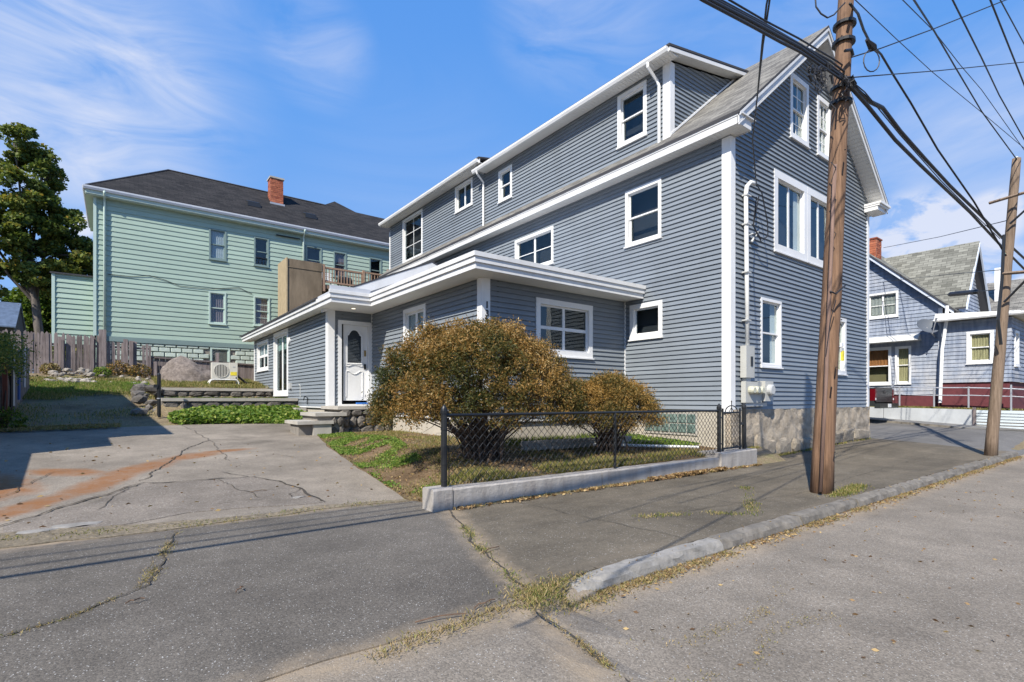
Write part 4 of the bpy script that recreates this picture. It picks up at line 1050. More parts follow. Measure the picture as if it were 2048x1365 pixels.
obj('wire_loop', mb, CABLE, cd)
obj('bracket', MB().tube([fGab(10.6, 4.72, .05), fGab(10.85, 4.82, .12), fGab(10.72, 4.6, .06)], .03, 5), GRAYMETAL, cd)

# ------------------------------------------------------------------ garden wall, chain-link fence and gate
gw = thing('garden_wall', 'low white painted concrete wall carrying the black chain-link fence', 'wall', (6, 5.25, 0))
def rough_block(x0, x1, y0, y1, z0, z1, par, mat=GWALL, n=30, name='wall_section'):
    mb = MB(); L_ = x1 - x0; m = max(3, int(L_ / .12)); j = lambda x, k: .008 * noise.noise(Vector((x * 5, k * 3.3, 1)))
    for k in range(m + 1):
        x = x0 + L_ * k / m; zt = z0(x) if callable(z0) else z0
        mb.v += [(x, y0 + j(x, 1), -.12), (x, y0 + j(x, 2), z1(x) - .02 + j(x, 3)), (x, y0 + .02 + j(x, 4), z1(x) + j(x, 5)), (x, y1 - .02, z1(x) + j(x, 6)), (x, y1, z1(x) - .02), (x, y1, -.12)]
    for k in range(m):
        for q in range(5): a = k * 6 + q; mb.f.append((a, a + 1, a + 7, a + 6))
    mb.f += [(5, 4, 3, 2, 1, 0), tuple(m * 6 + q for q in range(6))]; mb.mi = [0] * len(mb.f)
    o = obj(name, mb, mat, par); fix_normals(o); return o
WT = lambda x: .245 - .0045 * (x - 3)
rough_block(2.82, 3.07, 5.14, 5.40, 0, lambda x: .255, gw)
rough_block(3.085, 5.55, 5.15, 5.36, 0, WT, gw); rough_block(5.56, 8.62, 5.15, 5.36, 0, WT, gw)
rough_block(8.60, 9.84, 5.11, 5.60, 0, lambda x: .31 + .01 * (x - 9), gw)
cf = thing('chain_link_fence', 'black chain-link fence around the front shrubs on the white wall', 'fence', (6, 5.27, .24))
FY = 5.27
def post(x, z0, z1, r, cap, par, y=FY, name='post'):
    mb = MB(); mb.tube([(x, y, z0), (x, y, z1)], r, 12); p_ = obj(name, mb, DARKMETAL, par, smooth=False)
    if cap:
        mb = MB(); mb.tube([(x, y, z1 - .03), (x, y, z1 + .005), (x, y, z1 + .006), (x, y, z1 + .03), (x, y, z1 + .055), (x, y, z1 + .075)], [r + .008, r + .008, r + .004, r * .95, r * .55, .004], 12); obj('post_cap', mb, DARKMETAL, p_)
    return p_
post(3.03, .20, 1.13, .036, True, cf); post(5.96, .20, 1.07, .022, False, cf); post(8.78, .20, 1.12, .036, True, cf)
for z in (1.075, ): obj('top_rail', MB().tube([(3.03, FY, z + .005), (5.96, FY, z - .005), (8.78, FY, z - .012)], .019, 8), DARKMETAL, cf)
for z in (.32, .52, .72, .92): obj('tie_band', MB().tube([(3.03, FY, z - .012), (3.03, FY, z + .012)], .041, 12), DARKMETAL, cf)
obj('tension_bar', MB().tube([(3.09, FY - .01, .27), (3.09, FY - .01, 1.06)], .006, 5), DARKMETAL, cf)
def mesh_(x0, x1, z0, z1, par, y=FY - .022, c=.052):
    mb = MB(); n = int((x1 - x0) / c); h = c * 1.0; m = int((z1 - z0) / h)
    for i in range(n):
        xa = x0 + i * c
        pts = [(xa + (c if (k + i) % 2 else 0) + (0), y + (.003 if k % 2 else -.003), z0 + k * h) for k in range(m + 1)]
        # pickets of wire lean into each other as woven mesh does
        mb.tube(pts, .0050, 3, False)
    o = obj('chain_mesh', mb, DARKMETAL, par, kind='stuff'); return o
mesh_(3.09, 8.75, .27, 1.07, cf)
gt = thing('gate', 'small black chain-link gate with an arched ornament beside the corner board', 'gate', (9.22, FY, .3))
post(8.90, .28, 1.10, .018, False, gt, name='gate_stile'); post(9.50, .28, 1.10, .018, False, gt, name='gate_stile')
for z in (.36, 1.02): obj('gate_rail', MB().tube([(8.90, FY, z), (9.50, FY, z)], .017, 8), DARKMETAL, gt)
mb = MB(); mb.tube([(9.20 + .21 * math.cos(PI - t * PI / 12), FY, 1.03 + .12 * math.sin(t * PI / 12)) for t in range(13)], .010, 6); mb.tube([(9.20, FY, 1.03), (9.20, FY, 1.22)], .008, 5)
mb.tube([(9.12, FY, 1.03), (9.20, FY, 1.12), (9.28, FY, 1.03)], .007, 5); mb.tube([(9.2, FY, 1.205), (9.2, FY, 1.225), (9.2, FY, 1.25)], [.004, .016, .002], 8); obj('gate_ornament', mb, DARKMETAL, gt)
mesh_(8.93, 9.49, .38, 1.01, gt)
for z in (.45, .93): obj('hinge', MB().tube([(8.84, FY, z), (8.90, FY, z)], .012, 6), DARKMETAL, gt)
gp = thing('gate_post', 'thick black gate post with a ball cap standing on the white wall end', 'post', (9.65, FY, .3)); post(9.65, .28, 1.12, .040, True, gp)
obj('latch', MB().box(9.50, 9.63, FY - .02, FY + .02, .78, .83), DARKMETAL, gp)

# ------------------------------------------------------------------ shrubs
def bush(name, label, c, rx, ry, z0, z1, n, leaf, mat, seed, stems, base, group=None, lean=(0, 0), holes=()):
    t = thing(name, label, 'shrub', (c[0], c[1], base), group)
    rs = np.random.RandomState(seed); r = random.Random(seed)
    # clumps over the dome
    K = int(n / 110); cl = []
    while len(cl) < K:
        u = rs.uniform(-1, 1, 2); d = math.hypot(*u)
        if d > 1: continue
        prof = (1 - d ** 2.3) ** .55
        lump = 1 + .15 * noise.noise(Vector((u[0] * 2.6 + seed, u[1] * 2.6, 2))) + .11 * noise.noise(Vector((u[0] * 7, u[1] * 7, 5)))
        top = z0 + (z1 - z0) * prof * lump
        under = z0 + .16 * (1 - d) + .12 * noise.noise(Vector((u[0] * 3, u[1] * 3, 9)))
        z = top - abs(rs.normal(0, .16)) if rs.rand() < .72 else rs.uniform(under, max(top, under + .02))
        z = max(z, under)
        if any(math.hypot(c[0] + u[0] * rx - h[0], z - h[1]) < h[2] and u[1] < .1 and rs.rand() < .8 for h in holes): continue
        cl.append((c[0] + u[0] * rx * lump, c[1] + u[1] * ry * lump, z, d))
    cl = np.array(cl); idx = rs.randint(0, K, n); P = cl[idx, :3] + rs.normal(0, .062, (n, 3)) * np.array([1, 1, .8])
    shade = np.array([noise.noise(Vector((p[0] * 1.7, p[1] * 1.7, p[2] * 2.2 + seed))) for p in cl])
    greenish = np.array([noise.noise(Vector((p[0] * .9 + 4, p[1] * .9, p[2] * 1.4 + seed))) for p in cl])
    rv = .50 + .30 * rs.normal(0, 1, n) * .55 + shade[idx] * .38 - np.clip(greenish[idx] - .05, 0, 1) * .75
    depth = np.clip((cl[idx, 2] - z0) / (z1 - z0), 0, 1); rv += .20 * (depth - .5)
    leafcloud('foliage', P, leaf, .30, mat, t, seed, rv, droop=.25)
    mb = MB()
    for k in range(stems):
        a = r.uniform(0, 2 * PI); rr = r.uniform(.15, .92) ** .8; tx, ty = c[0] + rx * rr * math.cos(a), c[1] + ry * rr * math.sin(a); tz = z0 + (z1 - z0) * r.uniform(.05, .55)
        bx, by = c[0] + r.gauss(0, .13) + lean[0], c[1] + r.gauss(0, .10) + lean[1]
        pts = []; m = 7
        for i in range(m + 1):
            q = i / m; sp = q ** 1.35
            pts.append((lerp(bx, tx, sp) + .05 * noise.noise(Vector((k, q * 3, 1))), lerp(by, ty, sp) + .05 * noise.noise(Vector((k, q * 3, 5))), lerp(base - .03, tz, q ** .8)))
        mb.tube(pts, [lerp(r.uniform(.012, .024), .004, i / m) for i in range(m + 1)], 5, False)
        for w in range(4):
            i = r.randint(3, m - 1); p = pts[i]; d = Vector((r.gauss(0, 1), r.gauss(0, 1), r.uniform(-.2, 1))).normalized() * r.uniform(.15, .38)
            mb.tube([p, (p[0] + d.x * .5, p[1] + d.y * .5, p[2] + d.z * .6), (p[0] + d.x, p[1] + d.y, p[2] + d.z)], [.005, .004, .002], 3, False)
    obj('branches', mb, TWIG, t); return t
bush('large_shrub', 'large domed brown and rust coloured shrub nearest the front door', (4.62, 6.85), 1.84, 1.12, .96, 2.44, 135000, .047, L_BUSH, 3, 120, .25, holes=((5.1, 1.75, .12), (5.35, 1.3, .2)))
bush('small_shrub', 'smaller rust brown shrub behind the fence beside the glass block window', (7.32, 6.62), 1.06, .78, .84, 1.70, 52000, .046, L_BUSH2, 8, 70, .33)

# ------------------------------------------------------------------ utility poles
def pole(name, label, base, top, r0, r1, mat):
    t = thing(name, label, 'utility pole', base)
    mb = MB(); n = 14; k = 18; b, tp = v3(base), v3(top)
    pts = [b.lerp(tp, i / n) + Vector((.012 * noise.noise(Vector((i * .5, 1, 0))), .012 * noise.noise(Vector((i * .5, 5, 0))), 0)) for i in range(n + 1)]
    pts[0].z -= .1
    mb.tube(pts, [lerp(r0, r1, i / n) * (1 + .10 * math.exp(-i * 1.2)) for i in range(n + 1)], k); 
    mb.v = [(x + .006 * noise.noise(Vector((x * 25, y * 25, z * .8))), y + .006 * noise.noise(Vector((y * 25, x * 25, z * .8))), z) for x, y, z in mb.v]
    obj('pole_shaft', mb, mat, t, smooth=True)
    return t
PB = (7.60, 3.06, 0); PT = at(1697, -110, 7.25); PT = (PT[0], PT[1], PT[2])
P1 = pole('utility_pole', 'thick brown wooden utility pole standing at the kerb before the gable', PB, PT, .132, .092, POLEW)
def pp(px, py, r=.0):
    """point on the front of the near pole seen at this height"""
    D = 6.95 + .3 * (985 - py) / 1095; return at(px, py, D - r)
mb = MB(); 
mb.tube([at(1670, 330, 6.92), at(1662, 520, 6.90), at(1652, 760, 6.86), at(1641, 984, 6.83)], .024, 8); obj('riser_guard', mb, wood('riser_wood', (.12, .07, .05), (.29, .19, .15), (25, 25, .8), .05, .2), P1, smooth=True)
for (a, b) in (((1661, 383), (1700, 365)), ((1655, 446), (1698, 430)), ((1652, 590), (1692, 564))):
    pass
obj('pole_strap', MB().tube([at(1660, 583, 6.86), at(1672, 588, 6.80), at(1684, 577, 6.84), at(1690, 572, 6.93)], .012, 5), CABLE, P1)
obj('pole_strap', MB().tube([at(1672, 600, 6.81), at(1661, 640, 6.83), at(1652, 710, 6.84)], .006, 5), CABLE, P1)
for (y0, y1) in ((208, 250), (325, 352), (390, 420), (458, 480)):
    obj('step_nail', MB().tube([at(1662, y0, 6.96), at(1672, y0 + 10, 6.88), at(1662, y1 + 14, 6.94)], .006, 4), DARKMETAL, P1)
for (px, py) in ((1678, 170), (1677, 188), (1690, 300), (1683, 640), (1672, 735), (1663, 775), (1670, 905)):
    obj('bolt', MB().tube([at(px, py, 6.95), at(px, py, 6.825)], .010, 6), DARKMETAL, P1)
for (px, py, w, h, m) in ((1684, 690, .06, .05, WHITE), (1684, 700, .07, .05, GRAYMETAL), (1685, 712, .06, .13, YELLOW)):
    c = at(px, py, 6.79); mb = MB(); mb.box(c[0] - w / 2, c[0] + w / 2, c[1] - .01, c[1] + .01, c[2] - h / 2, c[2] + h / 2); obj('pole_tag', mb, m, P1)
for (z, ) in ((5.55,), (5.35,), (6.2,), (6.45,)):
    q = (z) / PT[2]; c = v3(PB).lerp(v3(PT), q); obj('pole_band', MB().tube([(c.x, c.y, z - .02), (c.x, c.y, z + .02)], .142, 16), DARKMETAL, P1)
for (px, py) in ((1703, 100), (1705, 155), (1706, 160)):
    a = at(px, py, 7.0); obj('bracket', MB().tube([at(1690, py + 2, 6.95), a, (a[0] + .05, a[1], a[2] - .06)], .02, 6), DARKMETAL, P1)
c = at(1697, 162, 6.93)
mb = MB(); rr = random.Random(4)
for k in range(9):
    p0 = v3(at(1697 + rr.uniform(-12, 10), 163 + rr.uniform(-14, 8), 6.9)); pts = [p0]
    for i in range(6): pts.append(pts[-1] + Vector((rr.uniform(-.09, .09), rr.uniform(-.05, .05), rr.uniform(-.09, .06))))
    mb.tube(pts, .009, 4, False)
obj('wire_tangle', mb, CABLE, P1)
P2B = (15.66, 2.78, 0); P2T = at(2033, 318, 11.75)
P2 = pole('utility_pole', 'far gray-brown utility pole near the street corner with crossarms', P2B, P2T, .112, .078, POLEW2)
def xarm(p, q, r, name='crossarm'): obj(name, MB().tube([p, q], r, 4), POLEW2 if r > .03 else DARKMETAL, P2)
xarm(at(1978, 407, 11.7), at(2075, 378, 11.3), .032); xarm(at(2004, 548, 11.5), at(2090, 541, 11.1), .036)
xarm(at(2020, 448, 11.6), at(2060, 412, 11.4), .022, 'arm_brace'); xarm(at(2008, 605, 11.6), at(2060, 552, 11.2), .025, 'arm_brace')
obj('insulator', MB().tube([at(2033, 325, 11.75), at(2033, 314, 11.75)], [.05, .03], 8), GRAYMETAL, P2)
obj('riser_cable', MB().tube([at(2008, 470, 11.52), at(2004, 560, 11.5), at(1996, 640, 11.48), at(2002, 690, 11.5)], .03, 6), DARKMETAL, P2)

# ------------------------------------------------------------------ cables
def cable(label, pts, r, name='cable', sag=0.0, mat=CABLE, n=10, group=None):
    P = [v3(p) for p in pts]; out = []
    for i in range(len(P) - 1):
        m = n if len(P) < 4 else 3
        for k in range(m): 
            t = k / m; q = P[i].lerp(P[i + 1], t); q.z -= sag * 4 * t * (1 - t); out.append(q)
    out.append(P[-1]); mb = MB(); mb.tube(out, r, 6)
    c = P[0]
    return obj(name, mb, mat, None, label, 'cable', group, base=tuple(c), smooth=True)
Y29 = 2.86
def lane(pts, y=Y29): return [on(px, py, 1, y) for px, py in pts]
# heavy communication bundle, left of the near pole and right of it
cable('thickest black cable crossing in front of the gable peak to the near pole', [(-16, Y29, 5.0), (-6, Y29, 4.72), (0, Y29, 4.85)] + lane([(1410, -4), (1500, 42), (1600, 96), (1650, 130), (1696, 163)]), .021)
cable('slack lower cable slung just under the thickest one left of the near pole', [(-16, Y29, 4.94), (-6, Y29, 4.64), (0, Y29, 4.78)] + lane([(1404, 0), (1500, 51), (1560, 84), (1600, 104), (1650, 137), (1694, 167)], Y29 - .02), .016)
cable('black lashed cable between the upper and the thickest cable left of the near pole', [(-16, Y29 + .1, 5.5), (-6, Y29 + .08, 5.12), (0, Y29 + .04, 5.05)] + lane([(1418, -6), (1510, 42), (1604, 92), (1655, 127), (1696, 159)], Y29 + .03), .017)
cable('second black cable running just above the thickest bundle left of the near pole', [(-16, Y29 + .2, 5.9), (-6, Y29 + .16, 5.55), (0, Y29 + .10, 5.35)] + lane([(1428, -6), (1520, 43), (1610, 95), (1660, 122), (1697, 150)], Y29 + .04), .014)
cable('thin wire above the cable bundle meeting the near pole by the gable peak', [(-16, 3.1, 6.6), (-6, 3.05, 6.1), (0, 2.95, 5.8)] + lane([(1458, 0), (1530, 42), (1597, 77), (1674, 123), (1698, 140)], 2.92), .011)
tg = thing('splice_coil', 'tangle of coiled black wires hanging under the cable bundle before the gable windows', 'cable coil', tuple(on(1638, 150, 1, Y29)))
mb = MB(); rr = random.Random(9)
for k in range(9):
    cx_, cz = on(1637 + rr.uniform(-9, 9), 158 + rr.uniform(-8, 12), 1, Y29)[::2]
    r_ = rr.uniform(.04, .10); mb.tube([(cx_ + r_ * math.cos(t * PI / 8), Y29 - .03 + rr.uniform(-.02, .02), cz + r_ * 1.4 * math.sin(t * PI / 8)) for t in range(17)], .005, 4, False)
obj('coil', mb, CABLE, tg)
mb = MB()
for k in range(14):
    p = v3(on(1625 + rr.uniform(-8, 40), 128 + rr.uniform(0, 26), 1, Y29 - .02)); mb.tube([p, p + Vector((rr.uniform(-.05, .05), 0, rr.uniform(-.06, .02))), p + Vector((rr.uniform(-.09, .09), 0, rr.uniform(-.08, -.02)))], .016, 5)
obj('connector', mb, CABLE, tg)
cable('upper of two thick cables from the near pole down to the far pole', lane([(1698, 166), (1722, 188), (1742, 205), (1765, 216), (1800, 262), (1850, 318), (1900, 372), (1960, 430), (2010, 482), (2060, 528)], 2.86), .030)
cable('lower of two thick cables from the near pole down to the far pole', lane([(1699, 172), (1735, 212), (1790, 280), (1840, 330), (1880, 368), (1940, 425), (2000, 490), (2070, 560)], 2.78), .028)
cable('middle thin wire between the two thick cables right of the near pole', lane([(1700, 160), (1730, 185), (1800, 270), (1880, 360), (1960, 440), (2000, 478)], 2.82), .009)
def air(pts, D0, D1):
    n = len(pts) - 1; P = [v3(at(px, py, lerp(D0, D1, i / n))) for i, (px, py) in enumerate(pts)]
    if pts[0][1] < -3.5 and abs(pts[0][0] - 1700) > 20: P.insert(0, P[0] + (P[0] - P[1]).normalized() * 9)
    if pts[-1][0] > 2048: P.append(P[-1] + (P[-1] - P[-2]).normalized() * 14)
    return [tuple(p) for p in P]
jw = air([(1700, 8), (1716, 28), (1727, 60), (1741, 88), (1762, 109), (1787, 151), (1822, 207), (1875, 299), (1948, 404), (2012, 512)], 6.9, 11.6)
cable('heavy dark cable curving off the top of the near pole past a hanging loop', jw, .018)
sj = thing('cable_splice', 'black splice clamp with a hanging wire loop beside the top of the near pole', 'cable clamp', jw[3])
obj('clamp', MB().tube([at(1733, 80, 7.1), at(1745, 95, 7.2), at(1752, 100, 7.2)], [.02, .055, .02], 6), CABLE, sj)
mb = MB(); mb.tube([at(1743 + 16 * math.cos(t) , 122 + 22 * math.sin(t), 7.15) for t in [i * .42 - 1.2 for i in range(15)]], .008, 5, False); obj('loop', mb, CABLE, sj)
cable('wire loop hanging left of the near pole at the top edge of the picture', [at(px, py, 6.9) for px, py in ((1630, -12), (1632, 14), (1642, 28), (1655, 36), (1668, 30), (1680, 16), (1690, 6))], .010)
cable('thin wire from the near pole crossing the sky to the lower right', air([(1706, -4), (1790, 76), (1864, 144), (1963, 225), (2090, 332)], 7.2, 14), .007)
cable('leftmost thin wire running from the top edge down beside the crossing wires', air([(1800, -5), (1868, 63), (1920, 130), (1963, 180), (2085, 352)], 7, 13), .007)
cable('wire from the top edge down to the top of the far pole', air([(1825, -4), (1868, 62), (1910, 134), (1963, 223), (2034, 320)], 6, 11.7), .011)
cable('wire crossing the upper right sky left of the steepest ones', air([(1902, -6), (1963, 116), (1998, 190), (2070, 318)], 7, 12), .011)
cable('steep wire near the right edge of the sky', air([(1978, -6), (2048, 169), (2090, 280)], 7, 11), .011)
cable('wire at the far top right corner of the sky', air([(1996, -8), (2048, 88), (2080, 150)], 7, 10), .008)
cable('rising wire from the near pole to the top right corner', air([(1703, 115), (1762, 97), (1868, 58), (2020, -3), (2140, -52)], 7.05, 9), .009)
cable('nearly level wire from the near pole to the right edge of the sky', air([(1708, 155), (1875, 142), (2075, 122)], 7.05, 11), .008)
cable('thin drooping wire from the blue house chimney to the far pole', [on(1767, 496, 0, 26.6), at(1880, 474, 18), at(2012, 442, 11.7)], .010)
cable('lower thin wire passing before the old shingle roof to the far pole', [at(1738, 568, 24), at(1880, 551, 17), at(2003, 540, 11.7)], .010)
sw = [at(1738, 606, 24), at(1850, 594, 18), at(1990, 580, 12)]
cable('wire carrying a black splice case across the blue house roof', sw, .010)
sc_ = thing('splice_case', 'long black splice case hung on a wire before the blue house gable', 'splice case', tuple(at(1926, 587, 15)))
obj('case', MB().tube([at(1897, 590, 15.9), at(1902, 589, 15.8), at(1952, 584, 14.1), at(1956, 583, 14.0)], [.03, .072, .068, .03], 10), CABLE, sc_)
for i, (dx, lab) in enumerate(((0, 'left strand of the service wires dropping to the weatherhead'), (5, 'right strand of the service wires dropping to the weatherhead'))):
    e = fGab(10.66, 5.72, .2)
    cable(lab, [at(1541 + dx * .5, -30, 5.6), at(1533 + dx, 10, 5.9), at(1524 + dx * .4, 90, 6.6), at(1515, 190, 7.8), at(1505, 280, 9.3), e], .011)

# ------------------------------------------------------------------ the mint house behind
MH = thing('mint_house', 'mint green clapboard house with a dark hipped roof behind the backyard fence', 'house', (6, 27, 2.2))
fMH = frame((0, 27, 0), (1, 0, 0), (0, -1, 0))
MW = [(3.37, 4.07, 7.62, 9.03), (5.22, 5.88, 7.62, 9.0), (7.58, 8.38, 7.62, 9.0), (8.98, 9.65, 7.62, 8.95), (10.9, 11.6, 7.62, 8.95), (3.36, 4.06, 4.70, 6.17), (5.21, 5.93, 4.78, 6.18)]
siding(MH, fMH, 3.87, 9.47, .206, lambda z: (-.63, 15.4), [hole_of(*w, case=.07) for w in MW], MINT, proud=.022)
for k, w in enumerate(MW):
    window(MH, fMH, *w, style='dh', case=.065, casemat=MINTDARK if k in (0, 1, 2, 3, 4) else MINTTRIM, curtain=(SHADE, None, None, CURTP, None, CURTP, CURTP)[k], lowcurtain=0, curt_frac=(0, 1), recess=.03, grid=(1, 2) if k in (6,) else None, sashw=.04, proud=.045)
mb = MB(); [mb.fbox(fMH, 5.30 + .14 * i, 5.32 + .14 * i, 7.70, 8.02, -.02, .0) for i in range(5)]; mb.fbox(fMH, 5.28, 5.82, 8.0, 8.04, -.02, .03); obj('window_guard', mb, DARKMETAL, MH)
obj('skirt_board', MB().fbox(fMH, -.66, 15.4, 3.66, 3.865, -.1, .05), MINTDARK, MH)
obj('corner_board', MB().fbox(fMH, -.70, -.60, 3.66, 9.46, -.1, .05), MINTTRIM, MH)
obj('foundation', MB().box(-.6, 15.4, 27.03, 27.3, 1.6, 3.66), MORTAR, MH)
BW = (3.42, 4.22, 2.7, 3.64)
r = random.Random(2); zc = 2.9; row = 0
while zc < 3.62:
    u = -.6 + (.21 if row % 2 else 0)
    while u < 9.2:
        if not (u + .4 > BW[0] and u < BW[1]):
            a, b, c, d = u + .012, u + .408, zc + .012, min(zc + .198, 3.65); mb = MB()
            mb.hexa([fMH(a, c, -.03), fMH(b, c, -.03), fMH(b, d, -.03), fMH(a, d, -.03)], [fMH(a + .025, c + .02, .025), fMH(b - .025, c + .02, .025), fMH(b - .025, d - .02, .025), fMH(a + .025, d - .02, .025)])
            o = obj('foundation_block', mb, MINTBLOCK, MH); fix_normals(o)
        u += .42
    zc += .21; row += 1
window(MH, fMH, *BW, style='fixed', case=.07, casemat=MINTTRIM, recess=.02, name='basement_window')
# left extension
fML = frame((0, 27.5, 0), (1, 0, 0), (0, -1, 0))
siding(MH, fML, 3.5, 6.30, .206, lambda z: (-1.95, -.66), [], MINT, proud=.03)
obj('corner_board', MB().fbox(fML, -2.0, -1.90, 3.4, 6.34, -.1, .05), MINTTRIM, MH)
roof_quad('extension_roof', [(-2.05, 27.4, 6.34), (-.64, 27.4, 6.34), (-.64, 31, 6.9), (-2.05, 31, 6.9)], .06, SHIN_DARK, MH)
obj('wall', MB().box(-.62, -.58, 27.02, 33.0, 2.5, 9.5), MINT, MH); obj('wall', MB().box(-1.93, -1.90, 27.5, 31.0, 2.5, 6.3), MINT, MH)
ez = 9.79
def hip(x0, x1, y0, y1, z, apz, w, tag):
    A, B, C_, D_ = (x0, y0, z), (x1, y0, z), (x1, y1, z), (x0, y1, z); r0, r1 = (x0 + w, (y0 + y1) / 2, apz), (x1 - w, (y0 + y1) / 2, apz)
    if x1 - w - (x0 + w) < .05:
        tip = ((x0 + x1) / 2, (y0 + y1) / 2, apz)
        for tri in ((A, B), (B, C_), (C_, D_), (D_, A)):
            mbq = MB(); roof_tri(tri[0], tri[1], tip)
        return
    roof_quad('roof', [A, B, r1, r0], .05, SHIN_DARK, MH); roof_quad('roof', [C_, D_, r0, r1], .05, SHIN_DARK, MH)
    roof_tri(D_, A, r0); roof_tri(B, C_, r1)
def roof_tri(a, b, c):
    a, b, c = v3(a), v3(b), v3(c); U = (b - a).normalized(); nrm = (b - a).cross(c - a).normalized(); V = nrm.cross(U); mb = MB(); mb.add([a, b, c], [(0, 1, 2)]); mb.uv = [((q - a).dot(U), (q - a).dot(V)) for q in (a, b, c)]
    return obj('roof', mb, SHIN_DARK, MH)
hip(-.95, 15.9, 26.70, 32.65, ez, 12.2, 2.97, 0)
hip(6.05, 14.7, 26.69, 35.3, ez + .004, 13.05, 4.325, 1)
obj('hip_cap', MB().tube([(-.93, 26.72, ez + .02), (2.02, 29.67, 12.22), (9.4, 29.67, 12.22)], .035, 5), ROOFBROWN, MH)
gutter_m = MB()
pr = [(0, 0), (0, -.14), (-.06, -.14), (-.09, -.06), (-.09, 0)]
mb = MB(); mb.prism([(-1.0, 26.70 + a, ez - .005 + b) for a, b in pr], (17, 0, 0)); o = obj('gutter', mb, simple('gutter_gray', (.50, .53, .58), .4), MH); fix_normals(o)
mb = MB(); mb.prism([(-.95 + a, 26.70, ez - .005 + b) for a, b in pr], (0, 6, 0)); o = obj('gutter', mb, MATS['gutter_gray'], MH); fix_normals(o)
obj('fascia', MB().box(-.94, 15.8, 26.702, 26.73, 9.50, ez - .02), simple('mint_fascia', (.46, .56, .50), .5), MH)
obj('soffit', MB().box(-.92, 15.8, 26.731, 26.99, 9.47, 9.49), MATS['mint_fascia'], MH); obj('soffit', MB().box(-.93, -.64, 27.0, 32.6, 9.47, 9.49), MATS['mint_fascia'], MH); obj('fascia', MB().box(-.95, -.93, 26.732, 32.6, 9.47, ez - .02), MATS['mint_fascia'], MH)
for x, z0 in ((-.34, 2.6), (7.47, 7.4)):
    mb = MB(); mb.tube([(x, 26.66, 9.68), (x, 26.66, 9.60), (x, 26.90, 9.40), (x, 26.92, 9.3), (x, 26.92, z0)], .05, 6); obj('downspout', mb, MINTTRIM, MH, smooth=True)
ch = obj('chimney', MB().box(6.33, 6.93, 28.62, 29.22, 10.8, 12.62), MORTAR, MH)
def brick_stack(par, x0, x1, y0, y1, z0, z1, bw=.21, bh=.073, faces='SW', jitter=.006, seed=1):
    r = random.Random(seed); k = 0; z = z0
    while z < z1 - .02:
        for face in faces:
            lo, hi = (x0, x1) if face in 'SN' else (y0, y1)
            u = lo - (bw / 2 if k % 2 else 0)
            while u < hi - .02:
                a, b = max(lo, u) + .005, min(hi, u + bw) - .005; e = r.uniform(.004, .018)
                if b - a > .03:
                    mb = MB()
                    if face == 'S': mb.box(a, b, y0 - e, y0 + .02, z + .005, z + bh - .005)
                    elif face == 'W': mb.box(x0 - e, x0 + .02, a, b, z + .005, z + bh - .005)
                    elif face == 'E': mb.box(x1 - .02, x1 + e, a, b, z + .005, z + bh - .005)
                    obj('brick', mb, BRICK, par)
                u += bw
        z += bh; k += 1
brick_stack(ch, 6.33, 6.93, 28.62, 29.22, 11.0, 12.6, .21, .10)
obj('chimney_cap', MB().box(6.28, 6.98, 28.57, 29.27, 12.62, 12.70), CONC, ch)
mb = MB(); mb.box(6.28, 6.98, 28.5, 29.25, 11.2, 11.34); obj('flashing', mb, GALV, ch)
for x in (5.40, 8.1): 
    mb = MB(); z = 9.79 + (27.9 - 26.7) * .81; mb.hexa([(x - .3, 27.75, z - .1), (x + .3, 27.75, z - .1), (x + .3, 28.2, z + .26), (x - .3, 28.2, z + .26)], [(x - .26, 27.85, z + .16), (x + .26, 27.85, z + .16), (x + .26, 28.2, z + .3), (x - .26, 28.2, z + .3)]); obj('roof_vent', mb, DARKMETAL, MH)
mb = MB(); mb.tube([fMH(*on(px, py, 1, 26.9)[::2], .04) for px, py in ((215, 548), (262, 553), (300, 551), (330, 560), (360, 572), (420, 578), (478, 575), (505, 588))], .012, 4); obj('wall_cable', mb, CABLE, MH)
obj('wall_bracket', MB().fbox(fMH, 6.2, 7.3, 9.22, 9.26, .02, .12), DARKMETAL, MH)

# stair tower and deck
tw = thing('concrete_tower', 'tall brown stained concrete stair block beside the mint house deck', 'concrete block', (6.85, 25.2, 2.2))
obj('tower_body', MB().box(6.11, 7.62, 24.5, 26.0, 1.9, 7.57), CONCB, tw); obj('tower_cap', MB().box(6.09, 7.64, 24.48, 26.02, 7.18, 7.21), CONCB, tw)
obj('lit_side_skin', MB().box(6.06, 6.11, 24.46, 26.01, 1.9, 7.6), simple('tower_lit_tan', (.34, .27, .17), .85, .15, 4, dirt=.2), tw)  # lighter concrete skin; the left face's sunlight is put into its colour
obj('lumber', MB().box(6.5, 7.4, 24.8, 24.95, 7.57, 7.63), DECKW, tw); obj('lumber', MB().box(6.9, 7.6, 25.0, 25.2, 7.575, 7.70), DECKW, tw)
dk = thing('deck', 'weathered wooden deck with spindle railing against the mint house', 'deck', (10, 25.2, 2.2))
obj('deck_floor', MB().box(7.64, 13, 24.55, 26.9, 6.45, 6.60), DECKW, dk)
for x in (7.72, 9.62, 10.9, 12.9):
    obj('deck_post', MB().box(x - .05, x + .05, 24.5, 24.6, 2.2 if x > 8 else 6.3, 7.55 + (.25 if x > 10 else 0)), DECKW, dk)
